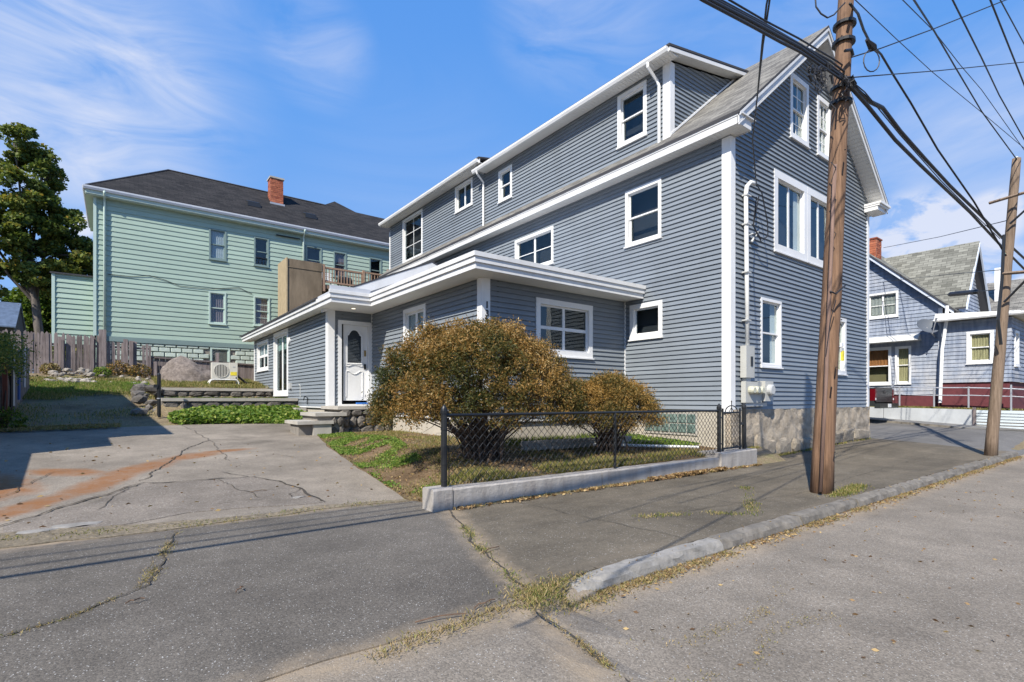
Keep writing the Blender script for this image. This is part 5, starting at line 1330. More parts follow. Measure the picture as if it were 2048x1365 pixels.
for (x0, x1, dz) in ((7.77, 9.57, 0), (9.67, 10.85, .05), (10.95, 12.85, .25)):
    obj('deck_rail', MB().box(x0, x1, 24.52, 24.58, 7.38 + dz, 7.46 + dz), DECKW, dk); obj('deck_rail', MB().box(x0, x1, 24.52, 24.58, 6.72, 6.79), DECKW, dk)
    n = int((x1 - x0) / .135); first = None
    for i in range(n):
        x = x0 + .06 + i * (x1 - x0 - .1) / max(1, n - 1)
        obj('baluster', MB().box(x - .019, x + .019, 24.535, 24.565, 6.79, 7.38 + dz), DECKW, dk)
gr = thing('deck_grill', 'dark covered grill and chair standing on the wooden deck', 'grill', (9.1, 25.6, 6.6))
mb = MB(); mb.box(8.75, 9.35, 25.3, 25.8, 6.95, 7.15); mb.tube([(8.75, 25.55, 7.15), (9.35, 25.55, 7.15)], .2, 10); [mb.box(a, a + .05, b, b + .05, 6.6, 6.95) for a in (8.78, 9.28) for b in (25.33, 25.72)]; obj('grill_body', mb, DARKMETAL, gr)
ct = thing('deck_chair', 'pale slatted chair behind the deck spindles', 'chair', (8.2, 25.6, 6.6))
mb = MB(); mb.box(7.98, 8.42, 25.3, 25.7, 6.98, 7.02); [mb.box(a, a + .04, b, b + .04, 6.6, 6.98) for a in (7.98, 8.38) for b in (25.3, 25.66)]; obj('seat', mb, WHITE, ct)
for i in range(4): obj('slat', MB().box(7.98, 8.42, 25.68, 25.71, 7.08 + i * .1, 7.15 + i * .1), WHITE, ct)

# ------------------------------------------------------------------ terrace walls in the side yard
def terrace(label, x0, x1, y, z0, z1, seed, rows):
    t = thing('stone_wall', label, 'stone wall', ((x0 + x1) / 2, y, z0), 'terrace walls of dark field stone')
    core = obj('wall_core', MB().box(x0, x1 - .01, y + .05, y + .34, z0 - .3, z1 - .09), MORTAR, t)
    fr = frame((0, y + .04, 0), (1, 0, 0), (0, -1, 0)); r = random.Random(seed); H_ = z1 - .095 - z0; E_ = []
    for k in range(rows + 1):
        ph = r.uniform(0, 6); am = .03 if 0 < k < rows else 0
        E_.append(lambda u, k=k, ph=ph, am=am: z0 + H_ * k / rows + am * math.sin(u * 4 + ph))
    stone_course(fr, x0 + .02, x1 - .03, E_, .08, STONE, core, seed, .18, .48, .010)
    mb = MB(); m = 12
    for k in range(m):
        a, b = lerp(x0, x1, k / m), lerp(x0, x1, (k + 1) / m) - .002; w = .01 * noise.noise(Vector((k, seed, 0))); mb.box(a, b, y - .05 + w, y + .4, z1 - .09, z1 + w * .6)
    obj('coping', mb, CONC, t, kind='stuff'); return t
terrace('lower terrace wall of dark field stone behind the green ground cover', 1.0, XW - .03, 16.9, .72, 1.31, 21, 2)
terrace('upper terrace wall of dark field stone below the heat pump', 1.12, XW - .03, 20.1, 1.2, 1.65, 33, 2)
rs_ = thing('stone_pile', 'heap of dark rubble stones at the left end of the terrace walls', 'stones', (.7, 18.5, 1.0))
r = random.Random(5)
def rock(name, c, s, mat, par, seed, sub=1, rough=.25, flat=1.0):
    import bmesh
    bm = bmesh.new(); bmesh.ops.create_icosphere(bm, subdivisions=sub, radius=1)
    mb = MB(); mb.v = []
    for v in bm.verts:
        k = 1 + rough * noise.noise(v.co * 1.3 + Vector((seed, seed * .7, 0))) * 1.6 + rough * .5 * noise.noise(v.co * 3.1 + Vector((seed, 0, 3)))
        mb.v.append((c[0] + v.co.x * s[0] * k, c[1] + v.co.y * s[1] * k, c[2] + v.co.z * s[2] * k * flat))
    mb.f = [tuple(v.index for v in f.verts) for f in bm.faces]; mb.mi = [0] * len(mb.f); bm.free()
    return obj(name, mb, mat, par, smooth=False)
for k in range(16):
    x, y = r.uniform(.5, 1.15), r.uniform(16.8, 20.6); rock('stone', (x, y, Z(min(x, 1.0), y) + r.uniform(0, .3)), (r.uniform(.1, .22), r.uniform(.1, .2), r.uniform(.08, .15)), STONE, rs_, k)
bp = thing('black_post', 'black steel post with a hinge standing at the end of the lower stone wall', 'post', (.92, 16.5, .9))
bp_ = obj('post', MB().tube([(.92, 16.5, .8), (.92, 16.5, 1.92)], .045, 10), DARKMETAL, bp); obj('post_cap', MB().tube([(.92, 16.5, 1.92), (.92, 16.5, 1.96)], [.05, .02], 10), DARKMETAL, bp_)
obj('hinge', MB().box(.80, .90, 16.44, 16.5, 1.58, 1.66), DARKMETAL, bp); obj('tie_band', MB().tube([(.92, 16.5, 1.28), (.92, 16.5, 1.31)], .05, 10), GALV, bp)
bl = thing('boulder', 'large grey-pink boulder resting in the grass before the back fence', 'boulder', (2.2, 22.9, 1.85))
def boulder():
    mb = MB(); n, m = 36, 14
    for j in range(m + 1):
        t = j / m
        for i in range(n):
            a = 2 * PI * i / n; pr_ = (1 - t ** 1.2) ** .72
            px_ = 2.45 - .50 * t + (1.2 * pr_) * math.cos(a) * (1.0 if math.cos(a) < 0 else .95); py_ = 22.95 + .75 * pr_ * math.sin(a); pz_ = 1.80 + 1.12 * t
            q = Vector((px_, py_, pz_)); d = .16 * noise.noise(q * 1.3) + .06 * noise.noise(q * 4) + .02 * noise.noise(q * 11)
            mb.v.append((px_ + d * math.cos(a), py_ + d * math.sin(a), pz_ + d * .6 * t))
    for j in range(m):
        for i in range(n): mb.f.append((j * n + i, j * n + (i + 1) % n, (j + 1) * n + (i + 1) % n, (j + 1) * n + i))
    mb.f.append(tuple(m * n + i for i in range(n))); mb.mi = [0] * len(mb.f); obj('rock', mb, BOULDER, bl, smooth=True)
boulder()
# heat pump
hp = thing('heat_pump', 'cream outdoor heat pump unit with a round fan grille on a metal stand', 'heat pump', (3.2, 21.7, 1.76))
zb = 2.02; bd = obj('casing', MB().box(2.80, 3.62, 21.6, 21.92, zb, zb + .60), PLASTIC, hp)
obj('side_panel', MB().box(3.36, 3.625, 21.585, 21.925, zb + .01, zb + .61), PLASTIC, hp)
cxh, czh = 3.09, zb + .30
obj('fan_disc', MB().tube([(cxh, 21.598, czh), (cxh, 21.594, czh)], .235, 28), DARKMETAL, hp)  # flat black disc on the casing, drawn in place of a fan opening
mb = MB(); mb.tube([(cxh + .24 * math.cos(t * PI / 14), 21.59, czh + .24 * math.sin(t * PI / 14)) for t in range(29)], .012, 5, False); obj('fan_ring', mb, PLASTIC, hp)
for i in range(9):
    x = cxh - .2 + .05 * i; h_ = math.sqrt(max(.001, .235 ** 2 - (x - cxh) ** 2)); obj('grille_slat', MB().box(x - .011, x + .011, 21.583, 21.592, czh - h_, czh + h_), PLASTIC, hp)
obj('sticker', MB().box(3.39, 3.60, 21.578, 21.584, zb + .14, zb + .27), YELLOW, hp); obj('sticker', MB().box(3.46, 3.54, 21.578, 21.584, zb + .44, zb + .48), GRAYMETAL, hp); obj('sticker', MB().box(3.56, 3.60, 21.578, 21.584, zb + .03, zb + .08), DARKMETAL, hp)
for x in (2.72, 3.66):
    for y in (21.55, 21.95): obj('stand_leg', MB().tube([(x, y, 1.70), (x, y, 1.90), (x + (.05 if x < 3 else -.05), y, 1.98), (x + (.14 if x < 3 else -.14), y, 1.995)], .022, 6), PVC, hp)
for y in (21.55, 21.95): obj('stand_rail', MB().tube([(2.8, y, 1.995), (3.6, y, 1.995)], .022, 6), PVC, hp)
obj('hose', MB().tube([(3.62, 21.75, 2.18), (3.8, 21.75, 2.02), (4.0, 21.75, 1.85), (4.2, 21.78, 1.80), (4.5, 21.8, 1.86)], .04, 7), CABLE, hp)

# ------------------------------------------------------------------ back fence, one object per picket
def picket(par, x, y, w, z0, z1, top, lean=0.0, r=None, th=.018, ax=0):
    mb = MB(); k = w / 2; e = .0
    if top == 'point': prof = [(-k, z0), (k, z0), (k, z1 - .07), (0, z1), (-k, z1 - .07)]
    elif top == 'broken': prof = [(-k, z0), (k, z0), (k, z1 - r.uniform(0, .12)), (k * .2, z1 - r.uniform(0, .06)), (-k, z1)]
    else: prof = [(-k, z0), (k, z0), (k, z1), (-k, z1)]
    if ax == 0: mb.prism([(x + a + lean * (z - z0), y, z) for a, z in prof], (0, th, 0))
    else: mb.prism([(y, x + a + lean * (z - z0), z) for a, z in prof], (th, 0, 0))
    o = obj('picket', mb, FENCEW, par); fix_normals(o); return o
bf = thing('back_fence', 'weathered grey-brown picket fence with uneven tops across the back of the yard', 'fence', (-1, 24.6, 2.2))
r = random.Random(14); x = -4.6
while x < 1.1:
    w = r.uniform(.072, .098); px = 1024 + FPX * ((x * R3[0] + 24.6 * R3[1]) / (x * F3[0] + 24.6 * F3[1]))
    if px < 110: ztop = 3.66 + r.uniform(-.03, .03); tp = 'point'
    elif px < 125: ztop = 3.52; tp = 'flat'
    elif px < 178: ztop = 3.62 + r.uniform(-.06, .06); tp = 'point'
    elif px < 205: ztop = 3.58 + r.uniform(-.1, .1); tp = 'broken'
    elif px < 250: ztop = 3.42 + r.uniform(-.03, .02); tp = 'flat'
    elif px < 272: ztop = 3.50 + r.uniform(-.03, .03); tp = 'flat'
    elif px < 282: ztop = 2.66; tp = 'broken'
    else: ztop = 3.38 + r.uniform(-.08, .05); tp = 'flat' 
    yy = 24.6 + r.uniform(-.012, .012)
    picket(bf, x, yy, w, Z(min(x, 1.0), 24.4) - .1, ztop, tp, r.gauss(0, .012), r)
    x += w + r.choice([.002, .004, .006, .012])
for px, z1, wd in ((124, 3.4, .09), (183, 3.52, .13), (205, 3.86, .22), (251, 3.55, .14), (262, 3.5, .13)):
    xx = on(px, 700, 1, 24.5)[0]; picket(bf, xx, 24.50, wd, 2.0, z1, 'flat', 0, r, .09)
for z in (2.55, 3.2): obj('fence_rail', MB().box(-4.6, 1.05, 24.63, 24.70, z, z + .08), FENCEW, bf)
lf = thing('low_plank_fence', 'low dark plank fence behind the boulder and the heat pump', 'fence', (3, 24.7, 2.1))
r = random.Random(15); x = 1.02
while x < 5.9:
    w = r.uniform(.12, .2); picket(lf, x + w / 2, 24.72, w - .008, 1.9, 2.93 - .045 * (x - 1) + r.uniform(-.01, .01), 'flat', 0, r); x += w
obj('fence_rail', MB().hexa([(1.02, 24.66, 2.90), (5.9, 24.66, 2.69), (5.9, 24.76, 2.69), (1.02, 24.76, 2.90)], [(1.02, 24.66, 2.96), (5.9, 24.66, 2.75), (5.9, 24.76, 2.75), (1.02, 24.76, 2.96)]), FENCEW, lf)
for x in (1.25, 3.38): obj('fence_post', MB().box(x - .05, x + .05, 24.55, 24.65, 1.9, 3.2 if x > 2 else 2.75), FENCEW, lf)
sf = thing('side_fence', 'dark overgrown picket fence at the left edge running back to the corner', 'fence', (-2.0, 18, .7))
r = random.Random(16); y = 14.2
while y < 20.6:
    w = r.uniform(.08, .11); z0 = Z(-2.0, y) - .15; h_ = 1.35 + r.uniform(-.06, .08) if y > 17 else 1.75
    picket(sf, y, -2.0, w, z0, z0 + h_, 'point' if y > 17 else 'broken', r.gauss(0, .015), r, ax=1); y += w + r.choice([.006, .012, .03])
for k, z in enumerate((.5, 1.2)): obj('fence_rail', MB().hexa([(-2.06, 14.2, Z(-2, 14.2) + z), (-2.02, 14.2, Z(-2, 14.2) + z), (-2.02, 20.6, Z(-2, 20.6) + z), (-2.06, 20.6, Z(-2, 20.6) + z)], [(-2.06, 14.2, Z(-2, 14.2) + z + .09), (-2.02, 14.2, Z(-2, 14.2) + z + .09), (-2.02, 20.6, Z(-2, 20.6) + z + .09), (-2.06, 20.6, Z(-2, 20.6) + z + .09)]), FENCEW, sf)
obj('fence_post', MB().box(-1.95, -1.86, 15.6, 15.7, .5, 2.3), simple('post_red_brown', (.16, .05, .03), .8), sf)
gpv = thing('fence_pipe', 'upright grey pipes leaning on the overgrown fence at the left edge', 'pipe', (-1.85, 17.5, .9))
for (px, y0, y1, m) in ((27, 690, 812, GALV), (38, 745, 800, simple('blue_pipe', (.05, .12, .35), .5)), (49, 695, 775, GALV), (23, 738, 815, DARKMETAL)):
    a, b = on(px, y0, 0, -1.85), on(px, y1, 0, -1.85); obj('pipe', MB().tube([a, b], .03, 6), m, gpv)
rk_ = thing('rubble_heap', 'pale rubble stones heaped along the foot of the back fence', 'stones', (-1.3, 23.8, 2.1))
r = random.Random(22)
for k in range(80):
    px = r.choice([r.uniform(100, 190), r.uniform(100, 190), r.uniform(60, 330)]); y = r.uniform(22.0, 24.4); x = on(px, 745, 1, y)[0]
    if x > 1.0: continue
    s_ = r.uniform(.05, .15); rock('stone', (x, y, Z(x, y) + s_ * .35 + (.12 if 120 < px < 185 and y > 23 else 0)), (s_, s_ * r.uniform(.6, 1), s_ * r.uniform(.5, .8)), RUBBLE, rk_, k)
# small blue roofed shed beyond the fence
sh = thing('garden_shed', 'small shed with a shiny blue-grey roof behind the left end of the back fence', 'shed', (-4.8, 34, 2.4))
mb = MB(); mb.prism([(-4.15, 33.3, 2.3), (-3.45, 33.3, 2.3), (-3.45, 33.3, 4.8), (-3.8, 33.3, 5.9), (-4.15, 33.3, 4.8)], (0, 4, 0)); mb = MB().box(-8.0, -3.75, 33.5, 37, 2.3, 4.75); obj('wall', mb, simple('shed_dark', (.05, .05, .045), .8), sh)
mb = MB(); mb.prism([(-3.78, 33.5, 4.7), (-3.78, 37.0, 4.7), (-3.78, 35.0, 5.95)], (.04, 0, 0)); obj('gable_panel', mb, MATS['shed_dark'], sh)
mb = MB(); mb.hexa([(-8.1, 33.3, 4.62), (-3.68, 33.3, 4.62), (-3.68, 35.1, 5.95), (-8.1, 35.1, 5.95)], [(-8.1, 33.3, 4.68), (-3.68, 33.3, 4.68), (-3.68, 35.1, 6.02), (-8.1, 35.1, 6.02)]); mb.hexa([(-8.1, 35.1, 5.95), (-3.68, 35.1, 5.95), (-3.68, 37.2, 4.6), (-8.1, 37.2, 4.6)], [(-8.1, 35.1, 6.02), (-3.68, 35.1, 6.02), (-3.68, 37.2, 4.66), (-8.1, 37.2, 4.66)])
obj('roof', mb, simple('blue_roof', (.09, .125, .19), .45, .25, 6), sh)

# ------------------------------------------------------------------ blue shingled house across the side street
BH = thing('blue_house', 'weathered blue shingled house with steep grey roofs and a dark red base', 'house', (28, 6.5, 1))
XBH = 26.0; fB = frame((XBH, 0, 0), (0, 1, 0), (-1, 0, 0)); XWG = 25.7; fB2 = frame((XWG, 0, 0), (0, 1, 0), (-1, 0, 0))
GR = lambda y: 4.82 + (y - 5.78) * .96
BHW = [(7.49, 8.62, 4.75, 5.82), (8.62, 9.6, 4.75, 5.85), (7.74, 8.72, 1.90, 3.50), (7.05, 7.60, 1.92, 3.48)]
def obh(z):
    if z < 4.8: return (6.02, 11.2)
    y0 = 5.78 + (z - 4.82) / .96 + .12; y1 = 13.4 - (z - 4.82) / .96 - .12
    return (max(6.02, y0), min(11.2, y1)) if y0 < y1 - .05 else None
siding(BH, fB, 1.48, 8.3, .15, obh, [hole_of(*w) for w in BHW], BLUESH, proud=.022, name='shingle_course')
window(BH, fB, *BHW[0], style='pair', case=.08, curtain=CURT, grid=(1, 2), proud=.04); window(BH, fB, *BHW[1], style='pair', case=.08, curtain=CURT, proud=.04)
window(BH, fB, *BHW[2], style='dh', case=.09, curtain=CURTO, lowcurtain=.5, proud=.05, inner=simple('warm_room', (.25, .20, .10), .9)); window(BH, fB, *BHW[3], style='dh', case=.07, curtain=CURTY, lowcurtain=0, proud=.05)
obj('foundation', MB().box(XBH + .03, XBH + .4, 6.0, 11, .4, 1.48), REDFND, BH)
obj('corner_board', MB().fbox(fB, 6.02, 6.16, 1.4, 4.9, -.05, .05), MATS['gutter_gray'], BH)
rl = obj('rake_board', MB().hexa([(XBH - .30, 5.62, 4.56), (XBH - .30, 9.6, 8.38), (XBH - .26, 9.6, 8.38), (XBH - .26, 5.62, 4.56)], [(XBH - .30, 5.62, 4.74), (XBH - .30, 9.6, 8.56), (XBH - .26, 9.6, 8.56), (XBH - .26, 5.62, 4.74)]), simple('blue_white_trim', (.55, .60, .68), .5), BH); fix_normals(rl)
roof_quad('roof', [(XBH - .34, 5.52, 4.68), (30, 5.52, 4.68), (30, 9.6, 8.60), (XBH - .34, 9.6, 8.60)], .07, SHIN_OLD, BH)
roof_quad('roof', [(30, 13.68, 4.68), (XBH - .34, 13.68, 4.68), (XBH - .34, 9.6, 8.60), (30, 9.6, 8.60)], .07, SHIN_OLD, BH)
# rear mass with its ridge parallel to the side street
yg = 5.30; zr = 7.72; xr = 27.95
roof_quad('roof', [(26.05, 12, 4.85), (26.05, yg, 4.85), (xr, yg, zr), (xr, 12, zr)], .07, SHIN_OLD, BH)
roof_quad('roof', [(30.1, yg, 4.5), (30.1, 12, 4.5), (xr, 12, zr), (xr, yg, zr)], .07, SHIN_OLD, BH)
fB3 = frame((0, yg + .32, 0), (1, 0, 0), (0, -1, 0))
def ogb(z):
    if z < 4.6: return (26.3, 29.8)
    a, b = 26.12 + (z - 4.85) / 1.51, 30.0 - (z - 4.6) / 1.5
    return (max(a, 26.3), min(b, 29.8)) if a < b - .05 else None
siding(BH, fB3, 1.6, 7.6, .15, ogb, [], BLUESH, proud=.022, name='shingle_course')
for sgn, (xa, za) in ((-1, (26.0, 4.78)), (1, (30.15, 4.42))):
    rb_ = obj('rake_board', MB().hexa([(xa, yg - .03, za - .05), (xr, yg - .03, zr - .24), (xr, yg + .02, zr - .24), (xa, yg + .02, za - .05)], [(xa, yg - .03, za + .10), (xr, yg - .03, zr - .07), (xr, yg + .02, zr - .07), (xa, yg + .02, za + .10)]), MATS['blue_white_trim'], BH); fix_normals(rb_)
# side wing with the flat pale roof
WGW = (4.47, 5.24, 2.62, 3.83)
siding(BH, fB2, 1.92, 4.26, .15, lambda z: (4.0, 6.0), [hole_of(*WGW)], BLUESH, proud=.022, name='shingle_course')
window(BH, fB2, *WGW, style='dh', case=.10, curtain=CURTY, lowcurtain=0, proud=.05)
fB4 = frame((0, 4.0, 0), (1, 0, 0), (0, -1, 0))
siding(BH, fB4, 1.92, 4.26, .15, lambda z: (25.7, 29.5), [hole_of(26.1, 26.8, 2.5, 3.8)], BLUESH, proud=.022, name='shingle_course')
window(BH, fB4, 26.1, 26.8, 2.5, 3.8, style='dh', case=.09, proud=.05)
obj('foundation', MB().box(25.74, 29.4, 4.05, 6.0, .4, 1.92), REDFND, BH)
obj('wing_roof', MB().hexa([(25.35, 3.6, 4.30), (30, 3.6, 4.30), (30, 6.15, 4.30), (25.35, 6.15, 4.30)], [(25.5, 3.75, 4.44), (30, 3.75, 4.44), (30, 6.15, 4.62), (25.5, 6.15, 4.62)]), simple('pale_roof', (.55, .55, .52), .7, .1), BH)
obj('gutter', MB().tube([(25.33, 3.6, 4.33), (25.33, 6.15, 4.33)], .06, 6), WHITE, BH)
bay = obj('bay_roof', MB().hexa([(25.45, 6.7, 3.66), (XBH, 6.7, 3.66), (XBH, 9.3, 3.66), (25.45, 9.3, 3.66)], [(25.55, 6.8, 3.74), (XBH, 6.75, 3.95), (XBH, 9.3, 3.95), (25.55, 9.3, 3.74)]), MATS['pale_roof'], BH)
obj('downspout', MB().tube([on(1894, 612, 0, 25.62), on(1893, 640, 0, 25.6), on(1884, 700, 0, 25.6), on(1880, 806, 0, 25.6)], .06, 6), WHITE, BH)
c_ = on(1748, 500, 0, 26.7)
chb = obj('chimney', MB().box(26.5, 27.1, 8.45, 9.25, 6.5, 8.32), MORTAR, BH)
brick_stack(chb, 26.5, 27.1, 8.45, 9.25, 7.2, 8.3, .24, .10, 'WS', seed=3)
obj('chimney_cap', MB().box(26.46, 27.14, 8.41, 9.29, 8.32, 8.38), BRICK, chb)
dsh = thing('satellite_dish', 'grey satellite dish fixed to the corner of the blue house', 'satellite dish', (25.7, 6.4, 4.0))
def dish():
    c = Vector(on(1856, 652, 0, 25.45)); nrm = Vector((-.55, -.62, .56)).normalized(); a = nrm.cross(Vector((0, 0, 1))).normalized(); b = a.cross(nrm)
    mb = MB(); R_ = .40; rings = 5; seg = 20
    mb.v.append(tuple(c - nrm * .10))
    for k in range(1, rings + 1):
        q = k / rings
        for s_ in range(seg):
            t = 2 * PI * s_ / seg; mb.v.append(tuple(c + a * math.cos(t) * R_ * q + b * math.sin(t) * R_ * .9 * q - nrm * .10 * (1 - q * q)))
    for s_ in range(seg): mb.f.append((0, 1 + s_, 1 + (s_ + 1) % seg))
    for k in range(rings - 1):
        for s_ in range(seg): i0 = 1 + k * seg; mb.f.append((i0 + s_, i0 + seg + s_, i0 + seg + (s_ + 1) % seg, i0 + (s_ + 1) % seg))
    mb.mi = [0] * len(mb.f); obj('reflector', mb, simple('dish_gray', (.10, .115, .14), .5), dsh, smooth=True)
    obj('feed_arm', MB().tube([c - b * .42, c + nrm * .45 - b * .1], .018, 5), GALV, dsh); obj('receiver', MB().tube([c + nrm * .44 - b * .1, c + nrm * .52 - b * .06], .04, 6), GALV, dsh)
    obj('mount', MB().tube([c - nrm * .1, (25.75, c.y - .1, c.z - .35), (25.98, c.y - .1, c.z - .4)], .03, 6), GALV, dsh)
dish()
# retaining wall in pale panels, pipe railing, kerb strip
rw = thing('retaining_wall', 'low retaining wall of pale blue-white panels along the side street', 'retaining wall', (25, 5, .2))
def rpanel(y0, y1, za0, za1, zb0, zb1, x=25.0):
    o = obj('wall_panel', MB().hexa([(x, y0, za0), (x, y1, zb0), (x + .25, y1, zb0), (x + .25, y0, za0)], [(x, y0, za1), (x, y1, zb1), (x + .25, y1, zb1), (x + .25, y0, za1)]), WALLPAINT, rw); fix_normals(o)
rpanel(4.93, 7.7, .28, .90, .50, .95); rpanel(7.72, 14, .5, .95, .7, 1.1)
for k in range(7):
    z0 = .14 + .105 * k; o = obj('wall_panel', MB().hexa([(25.0, -9.0, z0 - .12), (25.0, 4.83, z0 + .01), (25.25, 4.83, z0 + .01), (25.25, -9.0, z0 - .12)], [(25.03, -9.0, z0 - .02), (25.03, 4.83, z0 + .11), (25.25, 4.83, z0 + .11), (25.25, -9.0, z0 - .02)]), simple('pale_panel_board', (.42, .47, .49), .6, .08) if k == 0 else MATS['pale_panel_board'], rw); fix_normals(o)
obj('wall_post', MB().box(24.93, 25.05, 4.84, 4.92, .0, .98), FENCEW, rw)
obj('wall_footing', MB().box(25.02, 25.3, -9, 14, -.3, .5), MORTAR, rw)
sheet('bank_grass', [(25.2, -1), (26.0, -1), (26.0, 12), (25.2, 12)], soil('grass_bank', (.09, .10, .03), (.16, .15, .05), (.13, .15, .03)), lambda x, y: -.02 - .09 * sm((4.8 - y) / 3) - .04 * (x < 25.3), .4)
pr_ = thing('pipe_railing', 'galvanized pipe railing on top of the pale retaining wall', 'railing', (25.1, 5, .9))
for (a, b) in (((1790, 774), (1868, 776)), ((1868, 776), (1937, 776)), ((1937, 776), (2022, 778)), ((2022, 778), (2090, 782))):
    obj('rail', MB().tube([on(*a, 0, 25.1), on(*b, 0, 25.1)], .025, 6), GALV, pr_); obj('rail', MB().tube([on(a[0], a[1] + 15, 0, 25.1), on(b[0], b[1] + 15.5, 0, 25.1)], .02, 6), GALV, pr_)
for px, t, b in ((1799, 774, 812), (1868, 776, 814), (1937, 774, 816), (2022, 770, 824)):
    obj('rail_post', MB().tube([on(px, t, 0, 25.1), on(px, b, 0, 25.1)], .03, 6), GALV, pr_)
# far roof and tree beyond the blue house
fh = thing('far_house', 'dark roofed house with a white chimney beyond the blue house wing', 'house', (38, 6, 2))
mb = MB().box(36, 44, 3.5, 9, 1.5, 5.6); obj('wall', mb, TANHOUSE, fh)
roof_quad('roof', [(35.6, 9.4, 5.6), (35.6, 3.2, 5.6), (39, 3.2, 7.8), (39, 9.4, 7.8)], .1, SHIN_GRAY, fh); roof_quad('roof', [(43, 3.2, 5.6), (43, 9.4, 5.6), (39, 9.4, 7.8), (39, 3.2, 7.8)], .1, SHIN_GRAY, fh)
obj('chimney', MB().box(36.9, 37.3, 6.0, 6.4, 6.2, 8.2), WHITE, fh)

# ------------------------------------------------------------------ parked pickup
pk = thing('pickup_truck', 'dark pickup truck parked on the side street, its rear showing past the gray house', 'pickup truck', (22.9, 9.5, .3))
def truck():
    x0, x1 = 21.98, 23.92; y0 = 7.05; g = Z(22.9, 9) + .02
    def bx_(n, a, b, c, d, e, f, m): o = obj(n, MB().box(a, b, c, d, e + g, f + g), m, pk); return o
    # bed sides with shaped fenders
    for (xa, xb) in ((x0, x0 + .09), (x1 - .09, x1)):
        prof = [(y0 + .03, .52), (y0 + .95, .52)] + [(y0 + 1.35 + .45 * math.cos(PI - t * PI / 8), .50 + .42 * math.sin(t * PI / 8)) for t in range(1, 8)] + [(y0 + 1.85, .52), (y0 + 2.1, .52), (y0 + 2.1, 1.18), (y0 + .03, 1.18)]
        mb = MB(); mb.prism([(xa, y, z + g) for y, z in prof], (xb - xa, 0, 0)); o = obj('bed_side', mb, TRUCKP, pk); fix_normals(o)
    bx_('bed_floor', x0 + .09, x1 - .09, y0 + .08, y0 + 2.1, .70, .76, TRUCKP)
    tg_ = bx_('tailgate', x0 + .12, x1 - .12, y0, y0 + .07, .66, 1.18, TRUCKP)
    bx_('tailgate_lip', x0 + .20, x1 - .20, y0 - .015, y0 + .08, 1.18, 1.21, TRUCKP); 
    obj('handle', MB().box((x0 + x1) / 2 - .12, (x0 + x1) / 2 + .12, y0 - .012, y0 - .001, g + 1.0, g + 1.07), DARKMETAL, tg_)
    for a in (x0 - .005, x1 - .115): bx_('tail_light', a, a + .12, y0 - .01, y0 + .16, .72, 1.15, REDLENS); bx_('reverse_light', a + .01, a + .11, y0 - .014, y0 - .011, .74, .82, WHITE)
    bx_('bumper', x0 + .02, x1 - .02, y0 - .16, y0 + .02, .44, .62, simple('bumper_black', (.03, .035, .035), .3)); bx_('licence_plate', 22.8, 23.1, y0 - .175, y0 - .162, .47, .60, WHITE)
    prof = [(y0 + 2.12, .48), (y0 + 4.1, .48), (y0 + 4.1, 1.15), (y0 + 3.95, 1.22), (y0 + 3.45, 1.70), (y0 + 2.35, 1.72), (y0 + 2.14, 1.2)]
    mb = MB(); mb.prism([(x0 + .06, y, z + g) for y, z in prof], (x1 - x0 - .12, 0, 0)); o = obj('cab', mb, TRUCKP, pk); fix_normals(o)
    o = obj('rear_window', MB().hexa([(x0 + .25, y0 + 2.13, 1.27 + g), (x1 - .25, y0 + 2.13, 1.27 + g), (x1 - .25, y0 + 2.15, 1.27 + g), (x0 + .25, y0 + 2.15, 1.27 + g)], [(x0 + .3, y0 + 2.30, 1.64 + g), (x1 - .3, y0 + 2.30, 1.64 + g), (x1 - .3, y0 + 2.34, 1.64 + g), (x0 + .3, y0 + 2.34, 1.64 + g)]), REDLENS if False else DARKMETAL, pk)
    mb = MB(); mb.prism([(x0 + .03, y, z + g) for y, z in [(y0 + 4.1, .48), (y0 + 5.2, .48), (y0 + 5.25, .8), (y0 + 5.15, 1.05), (y0 + 4.1, 1.14)]], (x1 - x0 - .06, 0, 0)); o = obj('hood', mb, TRUCKP, pk); fix_normals(o)
    for y in (y0 + 1.35, y0 + 4.55):
        for (a, b) in ((x0 + .01, x0 + .26), (x1 - .26, x1 - .01)):
            w = obj('wheel', MB().tube([(a, y, g + .36), (b, y, g + .36)], .36, 20), RUBBER, pk); e = a - .004 if a < 22.9 else b - .001
            obj('rim', MB().tube([(e, y, g + .36), (e + .005, y, g + .36)], .21, 14), GALV, w)
truck()

# ------------------------------------------------------------------ neighbour house left of the picture (its shadow crosses the driveway)
nb = thing('neighbor_house', 'tan house at the left beyond the picture edge, shading the driveway and yard', 'house', (-7, 14, .5))
obj('wall', MB().box(-11, -3.05, 11.8, 18.3, .2, 4.6), TANHOUSE, nb)
mb = MB(); mb.prism([(-11.3, 11.6, 4.6), (-2.75, 11.6, 4.6), (-7.0, 11.6, 7.0)], (0, 7.0, 0)); o = obj('roof', mb, SHIN_OLD if False else ROOFBROWN, nb); fix_normals(o)
obj('porch', MB().box(-5.5, -3.0, 7.65, 10.6, .1, 2.45), TANHOUSE, nb); obj('shadow_step_box', MB().box(-5.5, -3.02, 10.6, 11.8, .1, 3.65), TANHOUSE, nb)  # unseen boxes, sized so their shadows step the driveway's shaded edge

